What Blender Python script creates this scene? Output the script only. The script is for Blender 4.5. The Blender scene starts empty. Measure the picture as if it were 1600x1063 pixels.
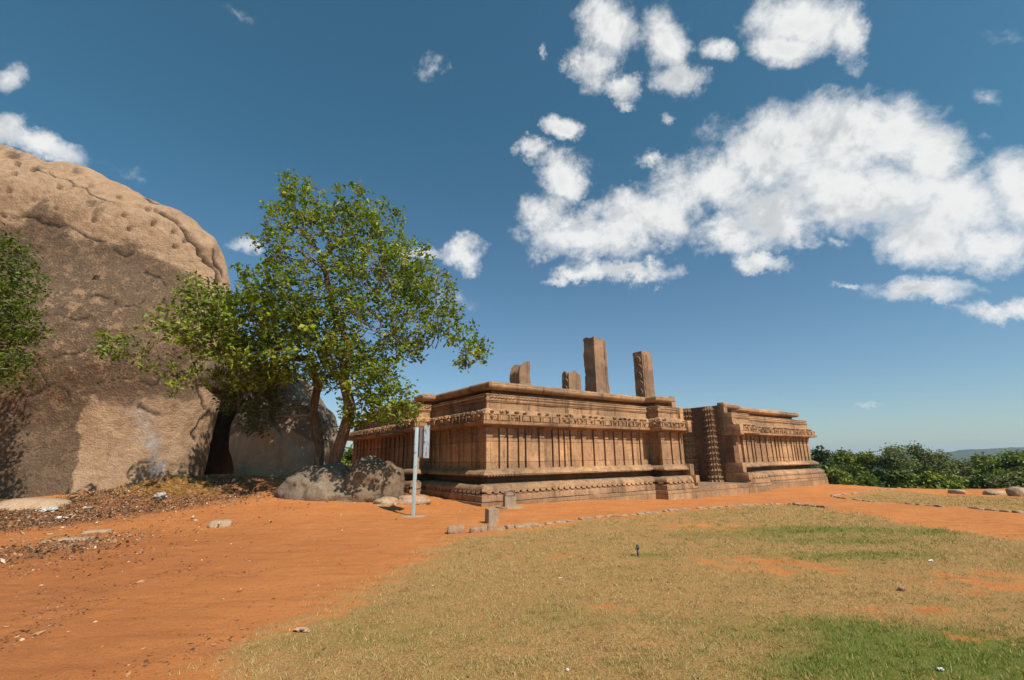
import bpy, bmesh, math, random
import numpy as np
from mathutils import Vector, Matrix, noise as mnoise, kdtree
random.seed(7); rng = np.random.default_rng(11)
S = bpy.context.scene
PI = math.pi

# ---------------------------------------------------------------- camera
F_PX, PITCH, ROLL, EYE = 706.57, 0.255376, -0.0101405, 1.6
fw = Vector((0, math.cos(PITCH), math.sin(PITCH))); r0 = Vector((1, 0, 0)); u0 = r0.cross(fw)
RT = r0*math.cos(ROLL) + u0*math.sin(ROLL); UP = -r0*math.sin(ROLL) + u0*math.cos(ROLL)
cam_d = bpy.data.cameras.new('camera'); cam = bpy.data.objects.new('camera', cam_d); S.collection.objects.link(cam)
cam.matrix_world = Matrix(((RT.x, UP.x, -fw.x, 0), (RT.y, UP.y, -fw.y, 0), (RT.z, UP.z, -fw.z, EYE), (0, 0, 0, 1)))
cam_d.sensor_width = 36; cam_d.lens = F_PX/1600*36; cam_d.clip_start = 0.1; cam_d.clip_end = 9000
S.camera = cam
S.view_settings.view_transform = 'Standard'; S.view_settings.look = 'None'
S.view_settings.gamma = 1; S.view_settings.exposure = 0.22
S.render.resolution_x = 1024; S.render.resolution_y = 680
S.cycles.max_bounces = 6; S.cycles.diffuse_bounces = 1; S.cycles.glossy_bounces = 2
S.cycles.transmission_bounces = 3; S.cycles.transparent_max_bounces = 6; S.cycles.volume_bounces = 2
S.cycles.use_denoising = True

# ---------------------------------------------------------------- light
AZ, EL = math.radians(42), math.radians(50)
sun_dir = Vector((math.sin(AZ)*math.cos(EL), -math.cos(AZ)*math.cos(EL), math.sin(EL)))
sd = bpy.data.lights.new('sun', 'SUN'); sd.energy = 5.0; sd.angle = math.radians(0.5); sd.color = (1, 0.93, 0.82)
so = bpy.data.objects.new('sun', sd); S.collection.objects.link(so)
so.rotation_euler = (-sun_dir).to_track_quat('-Z', 'Y').to_euler(); so.location = (20, -30, 40)


def ray(x, y):
    return RT*((x-800)/F_PX) + UP*(-(y-531.5)/F_PX) + fw


def at(x, y, Y):
    d = ray(x, y); t = Y/d.y
    return Vector((d.x*t, Y, EYE+d.z*t))


class NT:
    def __init__(s, nt): s.nt = nt

    def n(s, t, ins=None, **kw):
        nd = s.nt.nodes.new(t)
        for k, v in kw.items(): setattr(nd, k, v)
        for k, v in (ins or {}).items():
            sk = nd.inputs[k]
            if isinstance(v, bpy.types.NodeSocket): s.nt.links.new(v, sk)
            elif isinstance(v, bpy.types.Node): s.nt.links.new(v.outputs[0], sk)
            else:
                if sk.type == 'RGBA' and len(v) == 3: v = (*v, 1)
                sk.default_value = v
        return nd

    def math(s, op, a, b=0.0, c=0.0, clamp=False):
        nd = s.n('ShaderNodeMath', {0: a, 1: b, 2: c}, operation=op); nd.use_clamp = clamp
        return nd.outputs[0]

    def noise(s, vec, scale, detail=4, rough=0.55, dist=0.0):
        return s.n('ShaderNodeTexNoise', {'Vector': vec, 'Scale': scale, 'Detail': detail, 'Roughness': rough, 'Distortion': dist}).outputs[0]

    def ramp(s, fac, lo, hi, a=0.0, b=1.0):
        return s.n('ShaderNodeMapRange', {0: fac, 1: lo, 2: hi, 3: a, 4: b}, interpolation_type='SMOOTHSTEP').outputs[0]

    def mix(s, fac, a, b, mode='MIX'):
        nd = s.nt.nodes.new('ShaderNodeMix'); nd.data_type = 'RGBA'; nd.blend_type = mode
        for k, v in ((0, fac), (6, a), (7, b)):
            sk = nd.inputs[k]
            if isinstance(v, bpy.types.NodeSocket): s.nt.links.new(v, sk)
            else: sk.default_value = (*v, 1) if (k > 0 and len(v) == 3) else v
        return nd.outputs[2]


# ---------------------------------------------------------------- world: sky + clouds by direction
W = bpy.data.worlds.new('World'); S.world = W; W.use_nodes = True
wn = W.node_tree; wn.nodes.clear(); w = NT(wn)
sky = w.n('ShaderNodeTexSky', sky_type='NISHITA', sun_disc=False, sun_elevation=EL,
          sun_rotation=math.atan2(sun_dir.x, sun_dir.y), altitude=200, air_density=1.0, dust_density=0.6, ozone_density=3.0)
tc = w.n('ShaderNodeTexCoord'); D = tc.outputs['Generated']
sx = w.n('ShaderNodeSeparateXYZ', {0: D})
ysafe = w.math('MAXIMUM', sx.outputs[1], 0.05)
uu = w.math('DIVIDE', sx.outputs[0], ysafe); vv = w.math('DIVIDE', sx.outputs[2], ysafe)
nz1 = w.noise(D, 6.5, 9, 0.66, 0.25); nz2 = w.noise(D, 19.0, 8, 0.68, 0.3)
wob = w.n('ShaderNodeTexNoise', {'Vector': D, 'Scale': 7.0, 'Detail': 7.0, 'Roughness': 0.7})
wv = w.n('ShaderNodeVectorMath', {0: wob.outputs[1], 1: (0.5, 0.5, 0.5)}, operation='SUBTRACT')
wv2 = w.n('ShaderNodeVectorMath', {0: wv.outputs[0], 1: (0.20, 0.20, 0.0)}, operation='MULTIPLY')
P0 = w.n('ShaderNodeCombineXYZ', {0: uu, 1: vv, 2: 0.0})
P = w.n('ShaderNodeVectorMath', {0: P0.outputs[0], 1: wv2.outputs[0]}, operation='ADD').outputs[0]


def uv(x, y):
    d = ray(x, y); return Vector((d.x/d.y, d.z/d.y))


# cloud banks: centre, half-axes and tilt (degrees, up to the right), thickness
CL = [(905, 362, 95, 48, 5, 1), (1000, 345, 120, 55, 15, 1), (1100, 290, 120, 62, 28, 1), (1200, 235, 130, 80, 25, 1),
      (1300, 215, 120, 80, 5, 1), (1400, 200, 115, 68, 0, 1), (1460, 240, 80, 65, 0, 1), (1340, 300, 170, 70, 0, 1),
      (1500, 320, 120, 78, -10, 1), (1590, 310, 80, 80, -20, 1), (1450, 360, 100, 50, 0, 1), (1200, 330, 110, 60, 0, 1),
      (1130, 365, 70, 48, 0, 1), (975, 420, 110, 26, 3, 1), (900, 432, 50, 16, 5, .9), (1185, 412, 55, 20, -5, .9),
      (1550, 385, 90, 40, 0, .9), (872, 272, 50, 42, 0, .95), (845, 325, 45, 45, 0, .9), (880, 200, 34, 24, 0, .95), (826, 235, 28, 22, 0, .9),
      (950, 45, 60, 60, 0, 1), (1040, 60, 52, 62, 0, 1), (1060, 120, 45, 35, 20, 1), (930, 100, 45, 40, 0, 1), (975, 135, 45, 28, -20, 1),
      (980, 163, 26, 9, -10, .8), (1250, 30, 95, 55, 5, 1), (1220, 72, 60, 38, 10, 1), (1325, 50, 34, 60, 0, 1),
      (1122, 75, 26, 22, 20, .7), (1018, 256, 34, 15, -10, .7), (1046, 190, 15, 14, 0, .7), (1434, 447, 95, 27, 0, .95), (1330, 441, 40, 9, 0, .7),
      (1555, 488, 75, 15, -6, .75), (1592, 484, 25, 22, 0, .85), (1570, 60, 50, 34, 0, .5), (1545, 150, 40, 22, -20, .5), (1535, 213, 40, 16, 0, .42),
      (60, 228, 95, 26, -18, .9), (5, 200, 40, 30, 0, .9), (14, 120, 34, 24, 0, .6), (672, 98, 22, 34, 10, .55), (722, 402, 42, 28, 10, .9),
      (650, 397, 44, 16, 0, .7), (372, 388, 38, 20, -20, .55), (200, 272, 90, 24, -10, .35), (855, 85, 10, 18, 0, .4), (1370, 640, 40, 8, 0, .3),
      (1300, 375, 26, 12, 0, .6), (700, 480, 90, 30, 0, .3), (370, 30, 60, 14, -20, .25)]
acc = None
for cx, cy, rx, ry, ang, wt in CL:
    c = uv(cx, cy); a = math.radians(ang)
    e1 = uv(cx+rx*math.cos(a), cy-rx*math.sin(a))-c; e2 = uv(cx+ry*math.sin(a), cy+ry*math.cos(a))-c
    mp = w.n('ShaderNodeMapping', {'Vector': P, 'Location': (c.x, c.y, 0), 'Rotation': (0, 0, math.atan2(e1.y, e1.x)), 'Scale': (e1.length*1.25, e2.length*1.25, 1)}, vector_type='TEXTURE')
    g = w.n('ShaderNodeTexGradient', {0: mp.outputs[0]}, gradient_type='SPHERICAL').outputs[1]
    g = w.math('POWER', g, 0.85)
    g = w.math('MULTIPLY', g, wt)
    acc = g if acc is None else w.math('SMOOTH_MAX', acc, g, 0.12)
fb = w.math('ADD', w.math('MULTIPLY', w.math('SUBTRACT', nz1, 0.5), 3.2), w.math('MULTIPLY', w.math('SUBTRACT', nz2, 0.5), 2.1))
front_ok = w.math('MULTIPLY', w.ramp(sx.outputs[1], 0.05, 0.2), w.ramp(acc, 0.11, 0.26))
dens0 = w.math('SUBTRACT', w.math('ADD', w.math('MULTIPLY', acc, 2.5), fb), 0.72)
dens = w.math('MULTIPLY', w.ramp(dens0, -0.3, 1.35), front_ok)
shade_n = w.noise(D, 11.0, 5, 0.55)
thick = w.ramp(dens0, 0.9, 2.4)
off = w.n('ShaderNodeVectorMath', {0: D, 1: (0.022, 0.0, 0.034)}, operation='ADD').outputs[0]
rel = w.math('SUBTRACT', w.noise(off, 6.5, 5, 0.6, 0.25), w.noise(D, 6.5, 5, 0.6, 0.25))      # lobes lit from the sun's side
grey = w.math('MULTIPLY', w.ramp(dens0, 0.25, 1.5), w.math('ADD', w.math('MULTIPLY', w.ramp(rel, -0.03, 0.10), 0.75), w.math('MULTIPLY', w.math('MULTIPLY', thick, w.ramp(shade_n, 0.4, 0.62)), 0.45)), clamp=True)
ccol = w.mix(grey, (0.88, 0.88, 0.87), (0.50, 0.53, 0.55))
tint = w.ramp(vv, -0.02, 0.9)
skycol = w.mix(1.0, sky.outputs[0], w.mix(tint, (0.98, 1.10, 1.12), (0.60, 1.14, 1.08)), 'MULTIPLY')
bg1 = w.n('ShaderNodeBackground', {0: skycol, 1: 0.080}); bg2 = w.n('ShaderNodeBackground', {0: ccol, 1: 0.88})
ms = w.n('ShaderNodeMixShader', {0: w.math('MULTIPLY', dens, 0.96), 1: bg1.outputs[0], 2: bg2.outputs[0]})
w.n('ShaderNodeOutputWorld', {0: ms.outputs[0]})


# ---------------------------------------------------------------- object helpers
def tag(o, label=None, cat=None, group=None, kind=None):
    if label: o['label'] = label
    if cat: o['category'] = cat
    if group: o['group'] = group
    if kind: o['kind'] = kind
    return o


def empty(name, loc=(0, 0, 0), rz=0.0):
    o = bpy.data.objects.new(name, None); S.collection.objects.link(o); o.location = loc; o.rotation_euler = (0, 0, rz)
    o.empty_display_size = 0.2
    return o


def mesh_np(name, V, Fc, mat, parent=None, smooth=False, attrs=None):
    """V (n,3); Fc list of arrays each (m,k)"""
    V = np.asarray(V, np.float32)
    if not isinstance(Fc, (list, tuple)): Fc = [Fc]
    Fc = [np.asarray(f, np.int32) for f in Fc if len(f)]
    me = bpy.data.meshes.new(name)
    me.vertices.add(len(V)); me.vertices.foreach_set('co', V.ravel())
    lv = np.concatenate([f.ravel() for f in Fc]); cnt = np.concatenate([np.full(len(f), f.shape[1]) for f in Fc])
    me.loops.add(len(lv)); me.loops.foreach_set('vertex_index', lv)
    me.polygons.add(len(cnt)); st = np.concatenate([[0], np.cumsum(cnt)[:-1]]).astype(np.int32)
    me.polygons.foreach_set('loop_start', st)
    me.update(calc_edges=True); me.validate()
    me.polygons.foreach_set('use_smooth', [bool(smooth)]*len(me.polygons))
    for k, a in (attrs or {}).items():
        at_ = me.attributes.new(k, 'FLOAT', 'POINT'); at_.data.foreach_set('value', np.asarray(a, np.float32))
    me.materials.append(mat)
    o = bpy.data.objects.new(name, me); S.collection.objects.link(o)
    if parent: o.parent = parent
    return o


class MB:
    """collects shapes, links them as one mesh"""
    def __init__(s): s.v = []; s.f = []

    def add(s, vs, fs):
        b = len(s.v); s.v += [tuple(v) for v in vs]; s.f += [tuple(b+i for i in f) for f in fs]

    def box(s, x0, x1, y0, y1, z0, z1, bev=0.0, jit=0.0):
        j = lambda: random.uniform(-jit, jit)
        if bev <= 0:
            vs = [(x+j(), y+j(), z+j()) for z in (z0, z1) for y in (y0, y1) for x in (x0, x1)]
            s.add(vs, [(0, 2, 3, 1), (4, 5, 7, 6), (0, 1, 5, 4), (2, 6, 7, 3), (0, 4, 6, 2), (1, 3, 7, 5)])
            return
        bm = bmesh.new(); bmesh.ops.create_cube(bm, size=1)
        for v in bm.verts:
            v.co = Vector((x0 if v.co.x < 0 else x1, y0 if v.co.y < 0 else y1, z0 if v.co.z < 0 else z1)) + Vector((j(), j(), j()))
        bmesh.ops.bevel(bm, geom=list(bm.edges), offset=bev, segments=2, affect='EDGES', profile=0.5)
        s.bm(bm); bm.free()

    def bm(s, bm, M=None):
        bm.verts.ensure_lookup_table(); bm.verts.index_update()
        s.add([(M @ v.co if M else v.co) for v in bm.verts], [[v.index for v in f.verts] for f in bm.faces])

    def lump(s, c, r, seg=8, ring=5, jit=0.0):
        vs = []; fs = []
        for i in range(ring+1):
            p = PI*i/ring
            for k in range(seg):
                a = 2*PI*k/seg; q = 1+random.uniform(-jit, jit)
                vs.append((c[0]+r[0]*math.sin(p)*math.cos(a)*q, c[1]+r[1]*math.sin(p)*math.sin(a)*q, c[2]+r[2]*math.cos(p)*q))
        for i in range(ring):
            for k in range(seg):
                a = i*seg+k; b = i*seg+(k+1) % seg
                fs.append((a, a+seg, b+seg, b))
        s.add(vs, fs)

    def lathe(s, c, prof, seg=24, lobes=0, amp=0.0, a0=0.0, a1=2*PI):
        vs = []; fs = []; n = seg
        for z, r in prof:
            for k in range(n):
                a = 2*PI*k/n
                rr = r*(1+amp*math.cos(lobes*a)) if lobes else r
                vs.append((c[0]+rr*math.cos(a), c[1]+rr*math.sin(a), c[2]+z))
        for i in range(len(prof)-1):
            for k in range(n):
                a = i*n+k; b = i*n+(k+1) % n
                fs.append((a, b, b+n, a+n))
        fs.append(tuple(range(n))[::-1]); fs.append(tuple((len(prof)-1)*n+k for k in range(n)))
        s.add(vs, fs)

    def tube(s, pts, rad, seg=8):
        if not hasattr(rad, '__len__'): rad = [rad]*len(pts)
        pts = [Vector(p) for p in pts]; vs = []; fs = []; pt = None
        for i, p in enumerate(pts):
            t = (pts[min(i+1, len(pts)-1)]-pts[max(i-1, 0)]).normalized()
            if pt is None: a = t.orthogonal().normalized()
            else: a = (a - t*a.dot(t)).normalized()
            b = t.cross(a); pt = t
            for k in range(seg):
                q = 2*PI*k/seg
                vs.append(p+a*math.cos(q)*rad[i]+b*math.sin(q)*rad[i])
        for i in range(len(pts)-1):
            for k in range(seg):
                x = i*seg+k; y = i*seg+(k+1) % seg
                fs.append((x, y, y+seg, x+seg))
        fs.append(tuple(range(seg))[::-1]); fs.append(tuple((len(pts)-1)*seg+k for k in range(seg)))
        s.add(vs, fs)

    def build(s, name, mat, parent=None, smooth=False, angle=None):
        me = bpy.data.meshes.new(name); me.from_pydata(s.v, [], s.f); me.validate(); me.materials.append(mat)
        if smooth or angle:
            me.polygons.foreach_set('use_smooth', [True]*len(me.polygons))
            if angle: me.set_sharp_from_angle(angle=math.radians(angle))
        o = bpy.data.objects.new(name, me); S.collection.objects.link(o)
        if parent: o.parent = parent
        return o


def material(name, rough=0.9, spec=0.2):
    m = bpy.data.materials.new(name); m.use_nodes = True; nt = m.node_tree; nt.nodes.clear(); h = NT(nt)
    b = h.n('ShaderNodeBsdfPrincipled', {'Roughness': rough, 'Specular IOR Level': spec})
    h.n('ShaderNodeOutputMaterial', {0: b.outputs[0]})
    return m, h, b


def stone_mat(name, c1, c2, c3, joints=0.0, rowh=0.74, bw=1.9, bump=0.35, fine=1.0, dark=0.5, lichen=0.55):
    m, h, b = material(name, 0.92, 0.15)
    tc = h.n('ShaderNodeTexCoord').outputs['Object']
    n1 = h.noise(tc, 0.9*fine, 6, 0.62); n2 = h.noise(tc, 5*fine, 6, 0.68); n3 = h.noise(tc, 55*fine, 3, 0.7)
    st = h.n('ShaderNodeVectorMath', {0: tc, 1: (2.6, 2.6, 0.35)}, operation='MULTIPLY').outputs[0]
    n4 = h.noise(st, 1.0, 5, 0.6)
    col = h.mix(h.ramp(n1, 0.34, 0.66), c1, c2)
    col = h.mix(h.math('MULTIPLY', h.ramp(n2, 0.46, 0.72), 0.6), col, c3)
    col = h.mix(h.math('MULTIPLY', h.ramp(n4, 0.50, 0.72), dark), col, tuple(x*0.35 for x in c3))
    geo = h.n('ShaderNodeNewGeometry')
    up = h.n('ShaderNodeSeparateXYZ', {0: geo.outputs['True Normal']}).outputs[2]
    lich = h.math('MULTIPLY', h.ramp(up, 0.25, 0.8), h.ramp(n2, 0.35, 0.6))
    col = h.mix(h.math('MULTIPLY', lich, lichen), col, (0.17, 0.14, 0.105))
    col = h.mix(h.ramp(n3, 0.3, 0.75, 0.0, 0.35), col, tuple(min(1, x*1.25) for x in c1))
    n6 = h.noise(tc, 13*fine, 5, 0.75)
    col = h.mix(h.ramp(n6, .38, .60, 0.30, 0.0), col, tuple(x*.5 for x in c3))
    col = h.mix(h.ramp(n6, .54, .70, 0.0, 0.18), col, tuple(min(1, x*1.25) for x in c1))
    bh = h.math('ADD', h.math('ADD', h.math('MULTIPLY', n2, 0.8), h.math('MULTIPLY', n3, 0.35)), h.math('MULTIPLY', n6, .35))
    n7 = h.noise(tc, .38*fine, 4, .6)
    col = h.mix(1.0, col, h.mix(h.ramp(n7, .36, .64), (0.70, 0.70, 0.72), (1.08, 1.04, 1.0)), 'MULTIPLY')
    sk = h.noise(h.n('ShaderNodeVectorMath', {0: tc, 1: (5.5, 5.5, .5)}, operation='MULTIPLY').outputs[0], 1.0, 5, .65)
    col = h.mix(h.math('MULTIPLY', h.math('MULTIPLY', h.ramp(sk, .54, .70), h.ramp(n7, .60, .44)), dark), col, (0.07, 0.05, 0.04))
    if joints > 0:
        s3 = h.n('ShaderNodeSeparateXYZ', {0: tc})
        uc = h.math('ADD', s3.outputs[0], s3.outputs[1])
        vec = h.n('ShaderNodeCombineXYZ', {0: uc, 1: s3.outputs[2], 2: 0.0}).outputs[0]
        wq = h.n('ShaderNodeVectorMath', {0: vec, 1: h.n('ShaderNodeVectorMath', {0: h.n('ShaderNodeTexNoise', {'Vector': tc, 'Scale': 3.0}).outputs[1], 1: (0.03, 0.03, 0.0)}, operation='MULTIPLY').outputs[0]}, operation='ADD').outputs[0]
        br = h.n('ShaderNodeTexBrick', {'Vector': wq, 'Color1': (0.72, 0.73, 0.75), 'Color2': (1.12, 1.08, 1.04), 'Mortar': (0.33, 0.28, 0.26),
                                         'Scale': 1.0, 'Mortar Size': 0.009, 'Mortar Smooth': 0.3, 'Brick Width': bw, 'Row Height': rowh}, offset=0.37)
        col = h.mix(joints, col, br.outputs[0], 'MULTIPLY')
        bh = h.math('SUBTRACT', bh, h.math('MULTIPLY', br.outputs[1], 0.8))
    h.nt.links.new(col, b.inputs['Base Color'])
    bp = h.n('ShaderNodeBump', {'Height': bh, 'Strength': bump, 'Distance': 0.05})
    h.nt.links.new(bp.outputs[0], b.inputs['Normal'])
    return m


T1, T2, T3 = (0.58, 0.345, 0.190), (0.45, 0.262, 0.140), (0.23, 0.125, 0.068)
M_temple = stone_mat('temple_stone', T1, T2, T3, joints=0.95, bump=0.6, dark=0.75)
M_plinth = stone_mat('plinth_stone', (0.48, 0.295, 0.165), (0.37, 0.22, 0.12), (0.24, 0.145, 0.085), joints=0.95, rowh=2.9, bw=1.5, bump=0.5)
M_dark = stone_mat('jamb_and_shade_stone', (0.32, 0.175, 0.095), (0.24, 0.128, 0.07), (0.15, 0.08, 0.05), joints=0.8, rowh=0.9, bw=2.5, bump=0.6)  # darker temple stone; on the recessed necks the shade is put into the colour
M_pillar = stone_mat('pillar_stone', (0.47, 0.29, 0.18), (0.36, 0.22, 0.135), (0.22, 0.14, 0.09), bump=1.0, fine=2.2, dark=0.5)
M_marker = stone_mat('marker_stone', (0.46, 0.34, 0.24), (0.38, 0.28, 0.20), (0.28, 0.21, 0.16), bump=0.5, lichen=0.1, fine=2.5, dark=0.2)
M_conc = stone_mat('concrete', (0.44, 0.30, 0.20), (0.38, 0.25, 0.165), (0.33, 0.22, 0.15), bump=0.5, lichen=0, fine=3, dark=0.1)
M_kerb = stone_mat('kerb_rock', (0.62, 0.44, 0.30), (0.48, 0.30, 0.18), (0.22, 0.13, 0.085), bump=0.9, lichen=0.08, fine=3.5, dark=0.4)
M_boul = stone_mat('boulder_rock', (0.27, 0.19, 0.125), (0.19, 0.13, 0.085), (0.09, 0.06, 0.04), bump=1.0, lichen=0.2, fine=1.5, dark=0.5)
M_slab = stone_mat('grey_outcrop_rock', (0.31, 0.235, 0.165), (0.22, 0.165, 0.115), (0.11, 0.082, 0.06), bump=1.0, lichen=0.15, fine=1.4, dark=0.45)
M_cave = stone_mat('gap_shade_rock', (0.20, 0.14, 0.10), (0.14, 0.10, 0.07), (0.08, 0.055, 0.04), bump=1.0, fine=1.3, dark=0.5)  # rock colour darkened so the gap looks deep in shade
M_pale = stone_mat('pale_rock', (0.56, 0.40, 0.26), (0.48, 0.33, 0.21), (0.36, 0.24, 0.16), bump=0.8, lichen=0.1, fine=2.5, dark=0.2)


# ---------------------------------------------------------------- terrain
def sstep(a, b, x):
    t = np.clip((x-a)/(b-a), 0, 1); return t*t*(3-2*t)


TC = [(-15.5, 14.2, .14), (-15.2, 15.5, .34), (-14.5, 16, .68), (-13.5, 16.5, .95), (-12, 17.5, 1.15), (-11.4, 19, 1.2), (-7.76, 15.3, .45), (-5, 15.3, .17),
      (-4.9, 18, .27), (-17, 17, .5), (-8, 19, .9), (-6, 24, .5), (-12, 13, .02), (-8, 11.5, 0), (-3, 14, 0), (-1.1, 16.2, 0), (-3, 18.8, .12), (-9, 13.6, .12), (-16, 21, 1.1), (-20, 15, .3), (-7, 17, .6)]


def fbm2(x, y, s, seed=0):
    # cheap sum-of-sines noise, vectorised
    r = np.random.default_rng(seed); o = np.zeros_like(x, dtype=float)
    a = 1.0
    for k in range(5):
        for j in range(3):
            th = r.uniform(0, 2*PI); f = (2**k)/s*r.uniform(.7, 1.3); ph = r.uniform(0, 2*PI, 2)
            o = o+a*np.sin((x*np.cos(th)+y*np.sin(th))*f*2*PI+ph[0]+1.3*np.sin((y*np.cos(th)-x*np.sin(th))*f*PI+ph[1]))/3
        a *= 0.55
    return o


def edge_y(x):
    return np.interp(x, [-60, -12, -4, 8, 21.0, 22.2, 22.4, 24.5, 30, 60], [60, 46, 46, 44, 34.2, 30.4, 28.0, 26.5, 27.0, 30])


def terr(x, y, rough=True):
    x = np.asarray(x, float); y = np.asarray(y, float)
    num = np.zeros_like(x); den = np.full_like(x, 0.12)
    for a, b, c in TC:
        wgt = np.exp(-((x-a)**2+(y-b)**2)/(2*1.5**2)); num = num+wgt*c; den = den+wgt
    z = num/den
    z = z-0.32*sstep(13, 24, y)*sstep(-1, 8, x)
    if rough:
        z = z+0.016*fbm2(x, y, 3.0, 3)*sstep(2, 6, y)+0.010*fbm2(x, y, 0.8, 5)+.012*np.maximum(0, fbm2(x, y, .45, 6))**2*sstep(-2, -5, x)
    z = z*(1-sstep(60, 90, np.hypot(x, y)))
    ey = edge_y(x)
    drop = sstep(0, 1.0, y-ey)*0.35+sstep(0.4, 16, y-ey)*6.5
    drop = drop+sstep(60, 600, y)*14
    return z-drop


def gp(px, py):
    """point of the ground seen at a place in the photograph"""
    d = ray(px, py); Y_ = np.concatenate([np.arange(1, 40, .02), np.geomspace(40, 600, 800)])
    hit = EYE+d.z/d.y*Y_ < terr(d.x/d.y*Y_, Y_, False)
    y = float(Y_[np.argmax(hit)]) if hit.any() else 400.0
    return Vector((d.x/d.y*y, y, EYE+d.z/d.y*y))


def gz(x, y): return float(terr(np.array([x]), np.array([y]))[0])


# lawn outlines
LAWN1 = [gp(*p) for p in [(350, 1063), (385, 1020), (430, 985), (520, 945), (600, 905), (655, 872), (697, 846), (735, 838), (830, 826), (930, 811), (1050, 800), (1150, 792), (1230, 789), (1290, 794), (1380, 809), (1440, 823), (1520, 834), (1600, 842)]]
LAWN1 = [(p.x, p.y) for p in LAWN1]; LAWN1 = [(-3.2, -2.0)]+LAWN1+[(22, 13), (30, -2)]
LAWN2 = [(p.x, p.y) for p in [gp(*q) for q in [(1300, 778), (1350, 770), (1405, 764), (1425, 768), (1470, 773), (1600, 777)]]]+[(34, 22), (34, 16)]+[(p.x, p.y) for p in [gp(*q) for q in [(1600, 800), (1520, 795), (1440, 790), (1375, 786)]]]


def sdist(poly, x, y):
    """signed distance, positive inside"""
    x = x.astype(float); y = y.astype(float)
    d = np.full(x.shape, 1e9); ins = np.zeros(x.shape, bool); n = len(poly)
    for i in range(n):
        ax, ay = poly[i]; bx, by = poly[(i+1) % n]
        ex, ey = bx-ax, by-ay; t = np.clip(((x-ax)*ex+(y-ay)*ey)/(ex*ex+ey*ey+1e-9), 0, 1)
        d = np.minimum(d, np.hypot(x-ax-t*ex, y-ay-t*ey))
        c = ((ay > y) != (by > y)); xi = ex*(y-ay)/(ey if abs(ey) > 1e-9 else 1e-9)+ax
        ins ^= c & (x < xi)
    return np.where(ins, d, -d)


def lawn_mask(x, y):
    d1 = sdist(LAWN1, x, y)+0.22*fbm2(x, y, 2.2, 21)+0.1*fbm2(x, y, .7, 22)
    d2 = sdist(LAWN2, x, y)+0.2*fbm2(x, y, 2.0, 23)
    m = np.maximum(sstep(-0.55, 0.75, d1), 0.75*sstep(-.3, .6, d2))
    # worn bare earth showing through
    for px, py, sx_, sy_, a in [(1090, 822, 1.6, .8, .8), (1180, 880, 1.2, .5, .75), (1240, 890, .9, .35, .6), (1560, 905, 1.2, .5, .8), (1430, 955, .9, .22, .7), (1540, 1000, .5, .15, .7), (870, 870, 1.0, .4, .5), (960, 950, .4, .15, .6), (1020, 1005, .25, .08, .7), (1590, 920, 1, .3, .7), (860, 825, 1.2, .5, .55), (980, 810, 2, .5, .5)]:
        g = gp(px, py); m = m*(1-np.clip(.72*a*np.exp(-((x-g.x)/sx_)**2-((y-g.y)/(sy_*1.2))**2)*(1+.9*fbm2(x, y, .6, 25)), 0, .95))
    return np.clip(m, 0, 1)


def green_mask(x, y):
    m = np.zeros_like(x, dtype=float)
    for px, py, sx_, sy_, a in [(1240, 828, 1.8, .55, 1.0), (1330, 846, 1.3, .4, .95), (1150, 838, 1.3, .45, .5), (1280, 872, 1.2, .4, .6), (1450, 832, 2.2, .6, .6), (1400, 868, 1.1, .35, .7), (1500, 1040, 1.0, .55, 1.1), (1380, 1000, .9, .4, .85),
                                (1590, 1030, .6, .5, 1.1), (1300, 975, .5, .22, .6), (1340, 1040, .5, .2, .9), (1010, 869, .45, .2, .6), (560, 1000, .9, .4, .25), (1580, 830, 1.4, .4, .7), (1130, 985, .6, .3, .35), (1280, 1050, .4, .2, .8), (800, 960, 1.5, .6, .2), (1040, 1040, 1.2, .3, .3)]:
        g = gp(px, py); m = m+a*np.exp(-((x-g.x)/sx_)**2-((y-g.y)/sy_)**2)
    return np.clip(m+.015+0.15*fbm2(x, y, 1.4, 31)+0.10*fbm2(x, y, .5, 32), 0, 1.2)


def litter_mask(x, y):
    m = np.zeros_like(x, dtype=float)
    for px, py, s, a in [(100, 800, 1.5, .9), (200, 780, 1.4, 1.3), (280, 765, 1.3, 1.4), (340, 757, 1.2, 1.2), (160, 780, 1.2, 1.1), (30, 820, 1.3, .8), (130, 850, 1.1, .45), (20, 870, 1.1, .45), (80, 930, .7, .28), (380, 775, .8, .5), (30, 1000, .6, .2)]:
        g = gp(px, py); m = m+a*np.exp(-((x-g.x)**2+(y-g.y)**2)/s**2)
    return np.clip(m+.12*fbm2(x, y, 1.2, 41)*(m > .1), 0, 1)


def axis(lo, hi, segs):
    a = []
    for s0, s1, st in segs: a += list(np.arange(s0, s1, st))
    return np.array(sorted(set(np.round([lo]+a+[hi], 4))))


gx = np.concatenate([-np.geomspace(5000, 40, 22), np.arange(-38, -22, .8), np.arange(-22, 14, .12), np.arange(14, 34, .3), np.arange(34, 50, 1.0), np.geomspace(52, 5000, 22)])
gy = np.concatenate([[-400, -60, -20, -8, -3], np.arange(0, 12, .1), np.arange(12, 22, .13), np.arange(22, 36, .22), np.arange(36, 64, 1.0), np.geomspace(66, 6000, 26)])
X, Y = np.meshgrid(gx, gy); Z = terr(X, Y)
lit = litter_mask(X, Y)*(np.abs(X) < 40)*(Y < 30)
Z = Z+lit*0.05*fbm2(X, Y, .5, 77)
GV = np.stack([X.ravel(), Y.ravel(), Z.ravel()], 1)
nx, ny = len(gx), len(gy); idx = np.arange(nx*ny).reshape(ny, nx)
GF = np.stack([idx[:-1, :-1].ravel(), idx[:-1, 1:].ravel(), idx[1:, 1:].ravel(), idx[1:, :-1].ravel()], 1)
near = (np.abs(X) < 45)*(Y < 45)
lm = lawn_mask(X, Y)*near; gm = green_mask(X, Y)*near
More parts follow.
